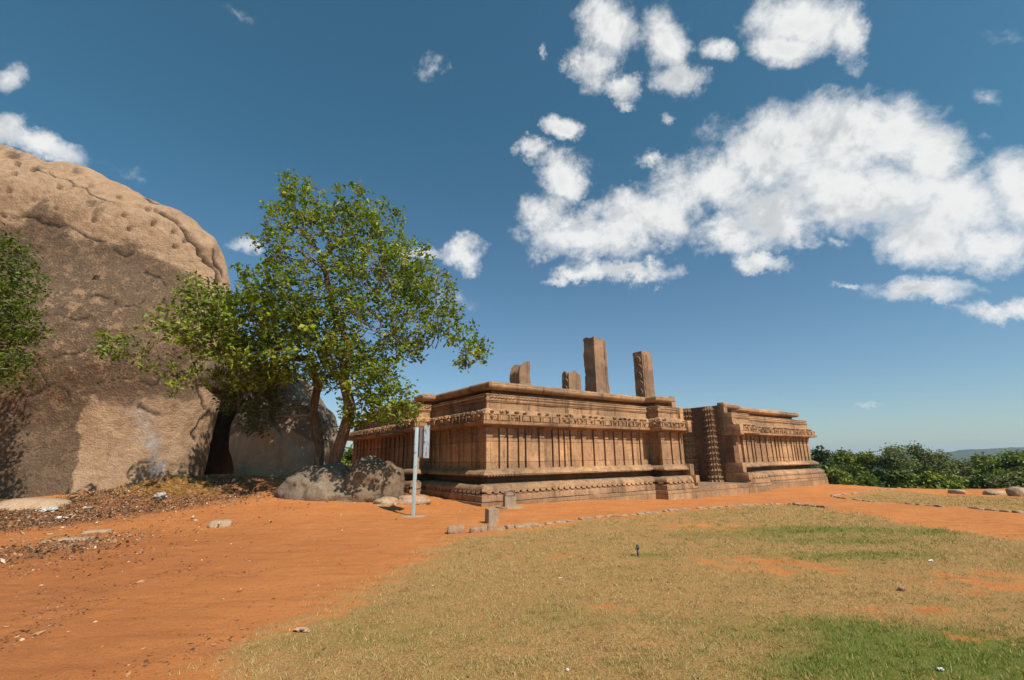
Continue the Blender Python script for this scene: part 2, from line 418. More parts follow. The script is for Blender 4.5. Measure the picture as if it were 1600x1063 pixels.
wood = np.clip(sstep(0.8, 3, Y-edge_y(X))+sstep(46, 60, np.hypot(X, Y)), 0, 1)

m, h, b = material('ground_earth', 0.95, 0.1)
tc = h.n('ShaderNodeTexCoord').outputs['Object']
A = lambda nm: h.n('ShaderNodeAttribute', attribute_name=nm).outputs['Fac']
n1 = h.noise(tc, 0.55, 5, 0.6); n2 = h.noise(tc, 3.5, 6, 0.65); n3 = h.noise(tc, 38, 4, 0.7); n4 = h.noise(tc, 150, 2, 0.6)
strk = h.n('ShaderNodeMapping', {'Vector': tc, 'Rotation': (0, 0, math.radians(-52)), 'Scale': (0.5, 4.0, 1)}).outputs[0]
ns = h.noise(strk, 1.3, 5, 0.6)
earth = h.mix(h.ramp(n1, .3, .7), (0.50, 0.172, 0.044), (0.58, 0.215, 0.062))
earth = h.mix(h.math('MULTIPLY', h.ramp(ns, .48, .68), .5), earth, (0.32, 0.10, 0.035))
earth = h.mix(h.math('MULTIPLY', h.ramp(n2, .5, .75), .45), earth, (0.60, 0.26, 0.095))
earth = h.mix(h.math('MULTIPLY', h.ramp(n3, .52, .66), .6), earth, (0.24, 0.088, 0.038))
earth = h.mix(h.math('MULTIPLY', h.ramp(n4, .5, .68), .35), earth, (0.66, 0.36, 0.19))
earth = h.mix(h.math('MULTIPLY', A('red'), h.ramp(n2, .25, .7, .5, 1.0)), earth, (0.30, 0.098, 0.038))
litc = h.mix(h.ramp(n3, .35, .65), (0.10, 0.05, 0.03), (0.30, 0.13, 0.065))
lf = h.math('MULTIPLY', A('litter'), h.ramp(h.math('ADD', n2, h.math('MULTIPLY', n3, .5)), .55, .95, .45, 1.0), clamp=True)
earth = h.mix(lf, earth, litc)
lawnc = h.mix(h.ramp(n3, .36, .62), (0.27, 0.145, 0.05), (0.44, 0.26, 0.10))
lawnc = h.mix(h.math('MULTIPLY', h.ramp(n2, .45, .7), .35), lawnc, (0.48, 0.22, 0.09))
lawnc = h.mix(h.math('MULTIPLY', A('green'), .8), lawnc, (0.13, 0.15, 0.03))
mk = h.ramp(h.math('ADD', A('lawn'), h.math('MULTIPLY', h.math('SUBTRACT', h.math('ADD', n3, n2), 1.0), 2.0)), .3, .7)
col = h.mix(mk, earth, lawnc)
col = h.mix(A('wood'), col, (0.05, 0.065, 0.025))
h.nt.links.new(col, b.inputs['Base Color'])
bh = h.math('ADD', h.math('ADD', h.math('MULTIPLY', n3, .6), h.math('MULTIPLY', n4, .25)), h.math('MULTIPLY', n2, 1.2))
h.nt.links.new(h.n('ShaderNodeBump', {'Height': bh, 'Strength': .8, 'Distance': .05}).outputs[0], b.inputs['Normal'])
ground = mesh_np('ground', GV, GF, m, smooth=True, attrs={'red': (0.6*np.exp(-((X+7)/4.5)**2-((Y-8)/6.0)**2)+.45*np.exp(-((X+4)/1.6)**2-((Y-3)/2.0)**2)).ravel(), 'lawn': lm.ravel(), 'green': gm.ravel(), 'litter': lit.ravel(), 'wood': wood.ravel()})
tag(ground, 'orange earth path and worn lawn reaching the edge of the hilltop', 'ground', kind='structure')


def attr_mat(name, stops, rough=0.8, trans=0.0, tcol=None, spec=.2):
    """colour from a per-element random attribute 'tone' through a ramp"""
    m, h, b = material(name, rough, spec)
    a = h.n('ShaderNodeAttribute', attribute_name='tone').outputs['Fac']
    cr = h.n('ShaderNodeValToRGB', {0: a}); e = cr.color_ramp.elements
    while len(e) < len(stops): e.new(0.5)
    for i, (p, c) in enumerate(stops): e[i].position = p; e[i].color = (*c, 1)
    h.nt.links.new(cr.outputs[0], b.inputs['Base Color'])
    if trans:
        out = [n for n in h.nt.nodes if n.type == 'OUTPUT_MATERIAL'][0]
        t = h.n('ShaderNodeBsdfTranslucent', {0: h.mix(1.0, cr.outputs[0], tcol or (1.0, 1.1, .5), 'MULTIPLY')})
        mx = h.n('ShaderNodeMixShader', {0: trans, 1: b.outputs[0], 2: t.outputs[0]})
        h.nt.links.new(mx.outputs[0], out.inputs[0])
    return m


# ---------------------------------------------------------------- grass (nobody could count it)
def make_grass(N=560000):
    r = np.random.default_rng(5)
    # candidates spread by distance: density ~ 1/Y
    K = 14; Nt = N//K
    Yt = 2.8*np.exp(r.random(Nt)*math.log(30/2.8)); Xt = Yt*r.uniform(-1.25, 1.25, Nt)
    sp = (.020+.035*r.random(Nt))*np.clip(Yt/6, .8, 3)
    Xc = (Xt[:, None]+r.normal(size=(Nt, K))*sp[:, None]).ravel(); Yc = (Yt[:, None]+r.normal(size=(Nt, K))*sp[:, None]).ravel(); N = len(Xc)
    ttone = np.repeat(r.normal(0, .10, Nt), K); tsz = np.repeat(.6+.8*r.random(Nt), K)
    keep0 = Yc > 2.5; Xc, Yc, ttone, tsz = Xc[keep0], Yc[keep0], ttone[keep0], tsz[keep0]; N = len(Xc)
    lmk = lawn_mask(Xc, Yc); keep = r.random(N) < np.clip(lmk**1.2+.35*fbm2(Xc, Yc, .5, 90)*(lmk > .05)*(1.2-lmk), 0, 1)*np.clip(.78+.55*fbm2(Xc, Yc, .28, 91)+.2*fbm2(Xc, Yc, 1.2, 95), .12, 1)
    Xc, Yc, ttone, tsz = Xc[keep], Yc[keep], ttone[keep], tsz[keep]; n = len(Xc)
    g = green_mask(Xc, Yc); Zc = terr(Xc, Yc)
    sz = np.clip(Yc/7, .75, 2.4)
    hgt = (0.010+.024*r.random(n)+.012*g)*np.sqrt(sz)*tsz; wd = (.0022+.0028*r.random(n))*sz
    az = r.uniform(0, 2*PI, n); lean = r.uniform(.3, 1.6, n)*(1-.35*np.clip(g, 0, 1)); la = r.uniform(0, 2*PI, n)
    bx, by = np.cos(az)*wd, np.sin(az)*wd
    V = np.empty((n, 3, 3))
    V[:, 0] = np.stack([Xc-bx, Yc-by, Zc-.003], 1); V[:, 1] = np.stack([Xc+bx, Yc+by, Zc-.003], 1)
    V[:, 2] = np.stack([Xc+np.cos(la)*lean*hgt, Yc+np.sin(la)*lean*hgt, Zc+hgt], 1)
    tone = np.clip(.29-.04*sstep(2, -3, Xc)+ttone+.15*r.standard_normal(n)+.14*fbm2(Xc, Yc, 1.3, 92)+.12*fbm2(Xc, Yc, .3, 93)+.05*sstep(0, 4, Xc), .0, .66)
    isg = r.random(n) < np.clip(g*.72, 0.04, .68); tone = np.where(isg, .74+.24*r.random(n), tone)
    m = attr_mat('grass_blades', [(0, (.30, .165, .07)), (.25, (.60, .43, .20)), (.45, (.46, .35, .14)), (.62, (.31, .28, .095)), (.74, (.16, .21, .03)), (1, (.24, .31, .045))], .8, .2, (1, 1, .6))
    o = mesh_np('grass', V.reshape(-1, 3), np.arange(n*3).reshape(-1, 3), m, attrs={'tone': np.repeat(tone, 3)})
    tag(o, 'short dry tan and green grass covering the lawn', 'grass', kind='stuff')


make_grass()


# ---------------------------------------------------------------- leaf litter, pebbles
def flakes(name, pts, size, stops, seed, flat=.5):
    r = np.random.default_rng(seed); n = len(pts)
    a = r.normal(size=(n, 3)); a[:, 2] *= flat; a /= np.linalg.norm(a, axis=1)[:, None]
    c = r.normal(size=(n, 3)); c[:, 2] *= flat; c -= a*(a*c).sum(1)[:, None]; c /= np.linalg.norm(c, axis=1)[:, None]
    s = size*np.clip(np.exp(r.normal(-.35, .55, n)), .2, 3.0); e = s*(.25+.5*r.random(n)); k = np.cross(a, c)
    V = np.stack([pts-a*s[:, None], pts+c*e[:, None]+k*(e*.25)[:, None], pts+a*s[:, None], pts-c*e[:, None]+k*(e*.25)[:, None]], 1)
    return mesh_np(name, V.reshape(-1, 3), np.arange(n*4).reshape(-1, 4), attr_mat(name+'_flakes', stops, .85), attrs={'tone': np.repeat(r.random(n), 4)})


r = np.random.default_rng(8); n = 230000
lx = r.uniform(-20, -6, n); ly = r.uniform(7, 20, n); k = r.random(n) < np.clip(litter_mask(lx, ly)+.25*fbm2(lx, ly, .5, 55), 0, 1)**1.6*.9
lx, ly = lx[k], ly[k]; lz = terr(lx, ly)+r.random(len(lx))*.07
o = flakes('leaf_litter', np.stack([lx, ly, lz], 1), .025, [(0, (.05, .03, .02)), (.35, (.12, .07, .035)), (.7, (.24, .12, .06)), (.92, (.40, .24, .13)), (1, (.62, .52, .42))], 9)
tag(o, 'dark brown leaf litter and rubble scattered at the foot of the huge rock', 'litter', kind='stuff')
n = 26000
lx = r.uniform(-14, 8, n); ly = r.uniform(3, 22, n)*1.0
fac = .10+.55*sstep(-1, -7, lx)*sstep(16, 7, ly)+.3*litter_mask(lx, ly)
k = r.random(n) < fac; lx, ly = lx[k], ly[k]
for pl_, cnt, wd in (([(0, 1012), (60, 985), (120, 955), (200, 915), (330, 880)], 520, .16), ([(60, 965), (90, 945), (95, 915)], 120, .12), ([(0, 905), (60, 880), (150, 872), (240, 866)], 450, .2), ([(150, 1063), (250, 1035), (330, 1010), (380, 985)], 170, .14), ([(250, 905), (320, 900), (400, 893)], 90, .12), ([(80, 890), (160, 885), (220, 878)], 200, .16)):
    Q = [gp(*q) for q in pl_]; tt = r.random(cnt)*(len(Q)-1)
    lx = np.concatenate([lx, np.interp(tt, range(len(Q)), [q.x for q in Q])+r.normal(0, wd, cnt)*(.4+r.random(cnt))]); ly = np.concatenate([ly, np.interp(tt, range(len(Q)), [q.y for q in Q])+r.normal(0, wd, cnt)])
o = flakes('dry_twigs', np.stack([lx, ly, terr(lx, ly)+.004], 1), .016, [(0, (.10, .045, .025)), (.6, (.24, .10, .045)), (.93, (.42, .23, .12)), (1, (.62, .48, .34))], 10, .15)
tag(o, 'tiny dry leaf bits and grit strewn over the orange earth', 'litter', kind='stuff')


r = np.random.default_rng(18); n = 1500
lx = np.concatenate([r.uniform(-15, -1, n), r.uniform(-16, -8, n//2)]); ly = np.concatenate([r.uniform(3.5, 17, n), r.uniform(9, 16, n//2)]); k = r.random(len(lx)) < .12+.55*sstep(-2, -9, lx)
lx, ly = lx[k], ly[k]; n = len(lx); sz_ = .008*np.exp(r.normal(0, .6, n))*np.clip(ly/8, .7, 1.8)
oct_ = np.array([[1, 0, 0], [0, 1, 0], [-1, 0, 0], [0, -1, 0], [0, 0, 1], [0, 0, -1]], float)
V = oct_[None]*(1+r.normal(0, .25, (n, 6, 1)))*sz_[:, None, None]*np.array([1.3, 1, .7]); an = r.uniform(0, 2*PI, n)
V = np.stack([V[..., 0]*np.cos(an)[:, None]-V[..., 1]*np.sin(an)[:, None], V[..., 0]*np.sin(an)[:, None]+V[..., 1]*np.cos(an)[:, None], V[..., 2]], -1)+np.stack([lx, ly, terr(lx, ly)+.002], 1)[:, None, :]
tri = np.array([[0, 1, 4], [1, 2, 4], [2, 3, 4], [3, 0, 4], [1, 0, 5], [2, 1, 5], [3, 2, 5], [0, 3, 5]])
o = mesh_np('gravel', V.reshape(-1, 3), (np.arange(n)[:, None, None]*6+tri[None]).reshape(-1, 3), attr_mat('pebbles', [(0, (.14, .06, .035)), (.5, (.34, .15, .07)), (.8, (.46, .30, .19)), (1, (.66, .56, .46))], .9), attrs={'tone': np.repeat(r.random(n), 6)})
tag(o, 'small pebbles and earth crumbs lying on the orange earth', 'gravel', kind='stuff')


# ---------------------------------------------------------------- temple
C0 = (-1.09, 16.2, 0.0); YAW = 0.622974


def sweep(mb, path, prof, cap0=False, cap1=False, jit=.006, step=.55):
    """extrude a profile of (offset, height) along a mitred footprint"""
    P_ = [Vector(p) for p in path]; N_ = []
    for a, c in zip(P_[:-1], P_[1:]): t = (c-a).normalized(); N_.append(Vector((t.y, -t.x)))
    mit = [N_[0]]+[(N_[i-1]+N_[i])/(1+N_[i-1].dot(N_[i])) for i in range(1, len(P_)-1)]+[N_[-1]]
    n = len(prof); vs = []; fs = []; rows = 0
    for i in range(len(P_)-1):
        k = max(1, int(round((P_[i+1]-P_[i]).length/step)))
        for j in range(k+(i == len(P_)-2)):
            f = j/k
            for q, (d, z) in enumerate(prof):
                A_ = P_[i]+mit[i]*d; C_ = P_[i+1]+mit[i+1]*d
                p = A_.lerp(C_, f)
                if 0 < f < 1 and 0 < q < n-1: p = p+N_[i]*random.gauss(0, jit); z = z+random.gauss(0, jit*.7)
                vs.append((p.x, p.y, z))
            rows += 1
    for i in range(rows-1):
        for j in range(n-1):
            a = i*n+j; fs.append((a, a+n, a+n+1, a+1))
    if cap0: fs.append(tuple(range(n)))
    if cap1: fs.append(tuple((rows-1)*n+j for j in range(n))[::-1])
    mb.add(vs, fs)


BK = -1.2
COURSES = [
    ('plinth', M_plinth, [(BK, -.7), (.012, -.7), (.0, -.2), (.0, .11), (-.02, .125), (BK, .125)]),
    ('base_slab', M_temple, [(BK, .122), (-.11, .122), (-.11, .145), (-.045, .15), (-.045, .34), (-.06, .355), (BK, .355)]),
    ('base_moulding', M_temple, [(BK, .35), (-.09, .35), (-.085, .365), (-.085, .40), (-.22, .405), (-.22, .47), (-.085, .475), (-.082, .52), (-.10, .575), (-.14, .63), (-.20, .675), (-.28, .705), (-.40, .725), (BK, .73)]),
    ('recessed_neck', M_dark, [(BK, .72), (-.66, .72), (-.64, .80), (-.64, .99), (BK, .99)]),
    ('string_course', M_temple, [(BK, .985), (-.34, .985), (-.30, .99), (-.27, 1.01), (-.262, 1.035), (-.29, 1.09), (-.35, 1.145), (-.42, 1.18), (-.47, 1.20), (-.475, 1.235), (BK, 1.24)]),
    ('wall', M_temple, [(BK, 1.235), (-.63, 1.235), (-.63, 1.6), (-.63, 1.95), (-.63, 2.3), (-.63, 2.71), (BK, 2.71)]),
    ('frieze', M_temple, [(BK, 2.70), (-.54, 2.70), (-.50, 2.775), (-.30, 2.79), (-.18, 2.80), (-.155, 2.825), (-.15, 2.915), (-.165, 2.925), (-.22, 2.93), (-.22, 3.16), (-.19, 3.17), (-.19, 3.20), (-.33, 3.205), (-.36, 3.23), (-.38, 3.32), (-.44, 3.38), (-.53, 3.42), (BK, 3.42)]),
    ('upper_band', M_temple, [(BK, 3.415), (-.53, 3.415), (-.53, 3.66), (-.50, 3.665), (-.50, 3.70), (BK, 3.70)]),
    ('rope_moulding', M_temple, [(BK, 3.695), (-.515, 3.695), (-.49, 3.72), (-.49, 3.77), (-.52, 3.80), (-.52, 3.90), (-.48, 3.925), (-.48, 3.955), (-.53, 3.97), (BK, 3.97)]),
    ('cornice_neck', M_dark, [(BK+.005, 3.965), (-1.16, 3.965), (-1.16, 4.25), (BK+.005, 4.25)]),  # dark stone paints in the shade of the gap under the roll
]
ROLLC = [(BK, 4.215)]+[(-.99+.185*math.sin(a), 4.37-.16*math.cos(a)) for a in np.linspace(-.5, 2.9, 13)]+[(BK, 4.53)]


def wall_pilasters(root, segs, mat):
    """segs: (origin, t, n, [(s0, s1), ...]) local wall frames"""
    for o, t, nn, L in segs:
        for (s0, s1), (e0, e1) in zip(L[:-1], L[1:]):     # the plain panels between, each with a groove at its left
            if e0-s1 > 1.4: continue
            mb = MB(); o_, t_, n_ = Vector(o), Vector(t), Vector(nn); P_ = []
            g0, g1 = (s1+.004, e0-.042) if abs(t[0]) > .5 else (s1+.04, e0-.004)
            for z in (1.236, 2.715):
                for d in (-.075, random.uniform(-.006, .006)):
                    for a in (g0, g1): q = o_+t_*a+n_*d; P_.append((q.x, q.y, z))
            mb.add(P_, [(0, 2, 3, 1), (4, 5, 7, 6), (0, 1, 5, 4), (2, 6, 7, 3), (0, 4, 6, 2), (1, 3, 7, 5)]); mb.build('wall_panel', mat, root)
        for s0, s1 in L:
            mb = MB(); o_, t_, n_ = Vector(o), Vector(t), Vector(nn)

            def bx(a0, a1, d0, d1, z0, z1):
                P_ = [o_+t_*a+n_*d for d in (d0, d1) for a in (a0, a1)]
                vs = [(p.x, p.y, z) for z in (z0, z1) for p in P_]
                mb.add(vs, [(0, 2, 3, 1), (4, 5, 7, 6), (0, 1, 5, 4), (2, 6, 7, 3), (0, 4, 6, 2), (1, 3, 7, 5)])
            j = random.uniform(-.008, .008); pr = .058+j
            zc = random.uniform(2.36, 2.42)
            bx(s0, s1, -.08, pr, 1.30, zc)
            bx(s0-.012, s1+.012, -.08, pr+.02, 1.235, 1.30)
            bx(s0-.02, s1+.02, -.08, pr+.025, zc, zc+.07)
            bx(s0+.01, s1-.01, -.08, pr-.01, zc+.07, 2.56)
            bx(s0-.035, s1+.035, -.08, pr+.03, 2.56, 2.72)
            mb.build('pilaster', mat, root)


def along(path, d, s_step, fn, z, skip_ends=.12):
    """call fn(p, t, n) at steps along the path offset by d"""
    for i in range(len(path)-1):
        a, c = Vector(path[i]), Vector(path[i+1]); t = (c-a).normalized(); nn = Vector((t.y, -t.x))
        if i > 0:
            tp = (a-Vector(path[i-1])).normalized(); np_ = Vector((tp.y, -tp.x)); A_ = a+(np_+nn)/(1+np_.dot(nn))*d
        else: A_ = a+nn*d
        if i < len(path)-2:
            tq = (Vector(path[i+2])-c).normalized(); nq = Vector((tq.y, -tq.x)); C_ = c+(nn+nq)/(1+nn.dot(nq))*d
        else: C_ = c+nn*d
        L = (C_-A_).dot(t)
        if L < .2: continue
        k = max(1, int((L-2*skip_ends)/s_step)); st = (L-2*skip_ends)/k
        for q in range(k): fn(A_+t*(skip_ends+(q+.5)*st), t, nn, st)


def obox(mb, p, t, nn, w_, d0, d1, z0, z1, taper=0.0):
    P_ = []
    for z in (z0, z1):
        ww = w_/2*(1-taper*(z == z0))
        for d in (d0, d1):
            for sgn in (-1, 1): q = p+t*(sgn*ww)+nn*d; P_.append((q.x, q.y, z))
    mb.add(P_, [(0, 2, 3, 1), (4, 5, 7, 6), (0, 1, 5, 4), (2, 6, 7, 3), (0, 4, 6, 2), (1, 3, 7, 5)])


def carve(path, root, hidden_ok=True):
    """carving on the courses: petals, teeth, frieze figures, heads and rope"""
    petals = MB()

    def fp(p, t, nn, st):
        q = p+nn*(-.003)
        M = Matrix.Translation((q.x, q.y, 0))
        vs = []; fs = []
        # drooping rounded petal with its tip under the moulding
        k = 7
        for i in range(k+1):
            a = PI*i/k; xx = -math.cos(a)*st*.36; zz = .472-.062*math.sin(a)**.45
            for d in (-.14, .010+.030*math.sin(a)**.6): qq = q+t*xx+nn*d; vs.append((qq.x, qq.y, zz))
        for xx in (-st*.36, st*.36):
            for d in (-.14, .004): qq = q+t*xx+nn*d; vs.append((qq.x, qq.y, .52))
        for i in range(k): fs.append((2*i, 2*i+1, 2*i+3, 2*i+2))
        b0 = 2*(k+1); fs.append(tuple([b0+1]+[2*i+1 for i in range(k+1)]+[b0+3]))
        petals.add(vs, fs)
    along(path, -.085, .30, fp, .44)
    petals.build('petal_row', M_temple, root)
    teeth = MB()
    along(path, -.262, .13, lambda p, t, nn, st: obox(teeth, p, t, nn, st*.55, -.08, .003, .978, 1.02), 1.0)
    teeth.build('tooth_row', M_temple, root)
    fig = MB()

    def ff(p, t, nn, st):
        kind = random.random(); q = p
        sep = random.choice((.05, .07, .09))
        obox(fig, q-t*(st*.5), t, nn, sep, -.05, .055+random.uniform(-.01, .01), 2.92, 3.165)
        if kind < .75:   # a squat creature: body, head, limbs
            for _ in range(random.randint(6, 9)):
                rr = random.uniform(.03, .07); c = q+t*random.uniform(-st*.32, st*.32)-nn*.012
                fig.lump((c.x+nn.x*.0, c.y+nn.y*.0, random.uniform(2.97, 3.13)), (rr, rr, rr*random.uniform(.6, 1.3)), 6, 4, .1)
            hd = q+t*random.uniform(-.1, .1)+nn*.02; fig.lump((hd.x, hd.y, 3.10), (.075, .075, .065), 8, 5, .08)
            for e in (-.03, .03):
                ee = hd+t*e+nn*.07; fig.lump((ee.x, ee.y, 3.12), (.014, .014, .014), 5, 4)
        else:
            obox(fig, q, t, nn, st*.6, -.04, .04, 2.96, 3.15)
    along(path, -.22, .50, ff, 3)
    fig.build('frieze_carving', M_temple, root)
    hd = MB()

    def fh(p, t, nn, st):
        if random.random() < .12: return
        q = p+t*random.uniform(-.1, .1)
        obox(hd, q, t, nn, random.uniform(.08, .14), -.1, random.uniform(.06, .13), 3.23, random.uniform(3.28, 3.35), taper=.3)
        g = q+nn*.13; hd.lump((g.x, g.y, 3.29), (.05, .05, .045), 6, 4, .15)
        if random.random() < .6:
            g = q+t*.13; obox(hd, g, t, nn, .09, -.1, .06, 3.2, 3.30, taper=-.3)
    along(path, -.36, .36, fh, 3.3)
    hd.build('beast_heads', M_temple, root)
    rp = MB()

    def fr(p, t, nn, st):
        vs = []; fs = []; k = 6
        for i in range(k+1):
            a = PI*i/k; dd = .06*math.sin(a); zz = 3.785+.13*i/k
            for e, sh in ((-1, -.03), (0, .03), (1, -.03)):
                q = p+t*(e*st*.5+(i/k-.5)*st*.9)+nn*(dd+sh*math.sin(a)-.003); vs.append((q.x, q.y, zz))
        for i in range(k):
            for e in (0, 1): a = i*3+e; fs.append((a, a+1, a+4, a+3))
        rp.add(vs, fs)
    along(path, -.52, .17, fr, 3.85)
    rp.build('rope_twist', M_temple, root)


def block(label, path, cap0, cap1):
    root = empty('temple_building', C0, YAW)
    tag(root, label, 'temple')
    for nm, mt, prof in COURSES:
        mb = MB(); sweep(mb, path, prof, cap0, cap1); o = mb.build(nm, mt, root, angle=32)
    mb = MB(); sweep(mb, path, ROLLC, cap0, cap1, jit=.007, step=1.1); mb.build('rolled_cornice', M_temple, root, angle=40)
    carve(path, root)
    return root


XE = 11.7; XS = 16.23
pathL = [(8, 17.2), (0, 17.2), (0, 7.2), (-.65, 7.2), (-.65, 4.6), (0, 4.6), (0, 0), (9.3, 0), (9.3, -.65), (XE, -.65)]
left = block('large carved brown stone temple base nearest the camera, with four broken pillars on top', pathL, False, True)
pl = [0.56, 1.11, 1.49, 2.0, 2.34, 3.01, 3.71, 4.05, 4.35, 4.69, 5.35, 6.05, 6.72, 7.35, 7.95, 8.57, 9.11]
pw = [.22, .18, .15, .16, .2, .2, .17, .15, .17, .19, .19, .17, .17, .17, .17, .18, .16]
wl = [(a, a+b) for a, b in zip(pl, pw)]; wl[0] = (.50, .74)
lf1 = [(-4.16+.0+i, -4.16+i+.17) for i in (.0, )]
segsL = [((0, .56), (1, 0), (0, -1), wl),
         ((0, -.09), (1, 0), (0, -1), [(9.80, 10.05), (10.62, 10.74), (11.28, 11.48)]),
         ((.56, 0), (0, 1), (-1, 0), [(.50, .72)]+[(x, x+.17) for x in (1.25, 1.6, 2.25, 2.6, 3.3, 3.75, 4.3, 4.75)]+[(x, x+.17) for x in np.arange(7.0, 16.4, .62)]),
         ((-.09, 0), (0, 1), (-1, 0), [(5.12, 5.32), (5.7, 5.86), (6.3, 6.46)])]
wall_pilasters(left, segsL, M_temple)
def end_blocks(root, x0, x1, sgn):
    """plain unfinished stone blocks that close the courses at the passage"""
    for nm, d, z0, z1 in (('passage_block', .07, .36, .74), ('passage_block', -.19, .741, 1.245), ('passage_block', -.06, 2.73, 3.30), ('passage_block', -.44, 3.301, 3.96), ('passage_block', -.84, 3.961, 4.56)):
        mb = MB(); e = random.uniform(-.01, .02)
        mb.box(x0+(-.012-e if sgn < 0 else -.0), x1+(.012+e if sgn > 0 else 0), -.65-d, .57, z0, z1, .018, .004)
        mb.build(nm, M_temple, root, angle=30)
end_blocks(left, XE-.28, XE, 1)
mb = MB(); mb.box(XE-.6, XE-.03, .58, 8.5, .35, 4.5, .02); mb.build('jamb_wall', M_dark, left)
mb = MB(); mb.add([(1.1, 1.1, 4.15), (XE-.7, 1.1, 4.15), (XE-.7, 16, 4.15), (1.1, 16, 4.15)], [(0, 1, 2, 3)]); mb.build('roof', M_temple, left)

pathR = [(XS, -.65), (XS+2.5, -.65), (XS+2.5, 0), (27.9, 0), (27.9, 12)]
right = block('far half of the carved stone gateway, right of the passage with two ringed columns', pathR, True, False)
wl = [(17.16, 17.42), (17.62, 17.78), (18.15, 18.33)]
wr = [(19.05, 19.25), (19.75, 19.95), (20.45, 20.65), (21.15, 21.35), (21.85, 22.05), (22.35, 22.5), (22.75, 22.9), (23.2, 23.4), (23.9, 24.1), (24.55, 24.75), (24.95, 25.1), (25.3, 25.48), (25.75, 25.95), (26.3, 26.5), (26.85, 27.1)]
wall_pilasters(right, [((0, -.09), (1, 0), (0, -1), wl), ((0, .56), (1, 0), (0, -1), wr)], M_temple)
end_blocks(right, XS, XS+.34, -1)
mb = MB(); mb.box(XS, XS+.6, .58, 9, .2, 4.42, .02); mb.build('jamb_wall', M_dark, right)
mb = MB(); mb.box(XS-.006, XS+.5, -.09-.002, .575, 1.245, 2.73, .01); mb.build('passage_block', M_dark, right)
mb = MB(); mb.box(XE+.005, XS-.005, -.64, 9.5, -.7, .20, .02, .004); mb.build('threshold', M_plinth, right)
mb = MB(); mb.add([(XS+.5, 1.1, 4.1), (27, 1.1, 4.1), (27, 12, 4.1), (XS+.5, 12, 4.1)], [(0, 1, 2, 3)]); mb.build('roof', M_temple, right)
for yc, rr in ((1.12, .35), (2.55, .36)):
    mb = MB(); prof = [(0, rr*1.25), (.10, rr*1.25), (.12, rr*.95), (.2, rr*.95), (.22, rr*1.2), (.32, rr*1.2), (.34, rr*.8)]
    z = .42; nrep = 12; hstep = (4.2-z-.1)/nrep
    for i in range(nrep):
        k_ = 1-.012*i
        prof += [(z, rr*.86*k_), (z+hstep*.42, rr*.88*k_), (z+hstep*.5, rr*1.0*k_), (z+hstep*.56, rr*1.10*k_), (z+hstep*.70, rr*1.10*k_), (z+hstep*.76, rr*.98*k_), (z+hstep*.86, rr*1.02*k_), (z+hstep*.95, rr*.80*k_)]
        z += hstep
    prof += [(4.2, rr*.7)]
    mb.lathe((XS-.05, yc, .2), prof, 84, 14, .10); mb.build('ringed_column', M_temple, right, angle=35)


# broken pillars standing on the nearer half
def rough_solid(w_, d_, h_, top, seed, nz=14, taper=0.0, amp=.03):
    """squared shaft with rough broken faces; top(u, v) lowers the top"""
    mb = MB(); nxy = 8; vs = []; fs = []
    ringn = nxy*4
    for k in range(nz+1):
        f = k/nz
        for i in range(ringn):
            s_, q = divmod(i, nxy); t = q/nxy
            u, v = ((t, 0), (1, t), (1-t, 1), (0, 1-t))[s_]
            zt = h_*(1-top(u, v)); z = zt*f
            a = mnoise.noise(Vector((u*3+seed, v*3, z*2.2)))*amp+mnoise.noise(Vector((u*9+seed, v*9, z*8)))*amp*.5
            sc = 1-taper*f
            vs.append(((u-.5)*w_*sc*(1+a/w_)+0, (v-.5)*d_*sc*(1+a/d_), z))
    for k in range(nz):
        for i in range(ringn):
            j = (i+1) % ringn; fs.append((k*ringn+i, k*ringn+j, (k+1)*ringn+j, (k+1)*ringn+i))
    c = len(vs); m_ = np.mean([vs[nz*ringn+i] for i in range(ringn)], 0); vs.append(tuple(m_+np.array([0, 0, .02])))
    for i in range(ringn): fs.append((nz*ringn+i, nz*ringn+(i+1) % ringn, c))
    mb.add(vs, fs); return mb


def local(x, y, z=0): return Matrix.Translation(C0) @ Matrix.Rotation(YAW, 4, 'Z') @ Vector((x, y, z))


def scrolls(root, xl, y0, y1, z0, z1, mat, r_=.17):
    """vine of alternating scrolls carved on the left face"""
    mb = MB(); z = z0+r_; k = 0; yc = (y0+y1)/2
    while z < z1-.5*r_:
        pts = []; sg = 1 if k % 2 else -1
        for i in range(22):
            a = i/21*PI*2.6; q = r_*(1-.62*i/21)
            pts.append((xl-.01, yc+sg*math.cos(a)*q*.8, min(z+math.sin(a)*q, z1)))
        mb.tube(pts, [.042*(1-.5*i/21) for i in range(22)], 6)
        z += r_*1.75; k += 1
    return mb.build('scroll_carving', mat, root, smooth=True)


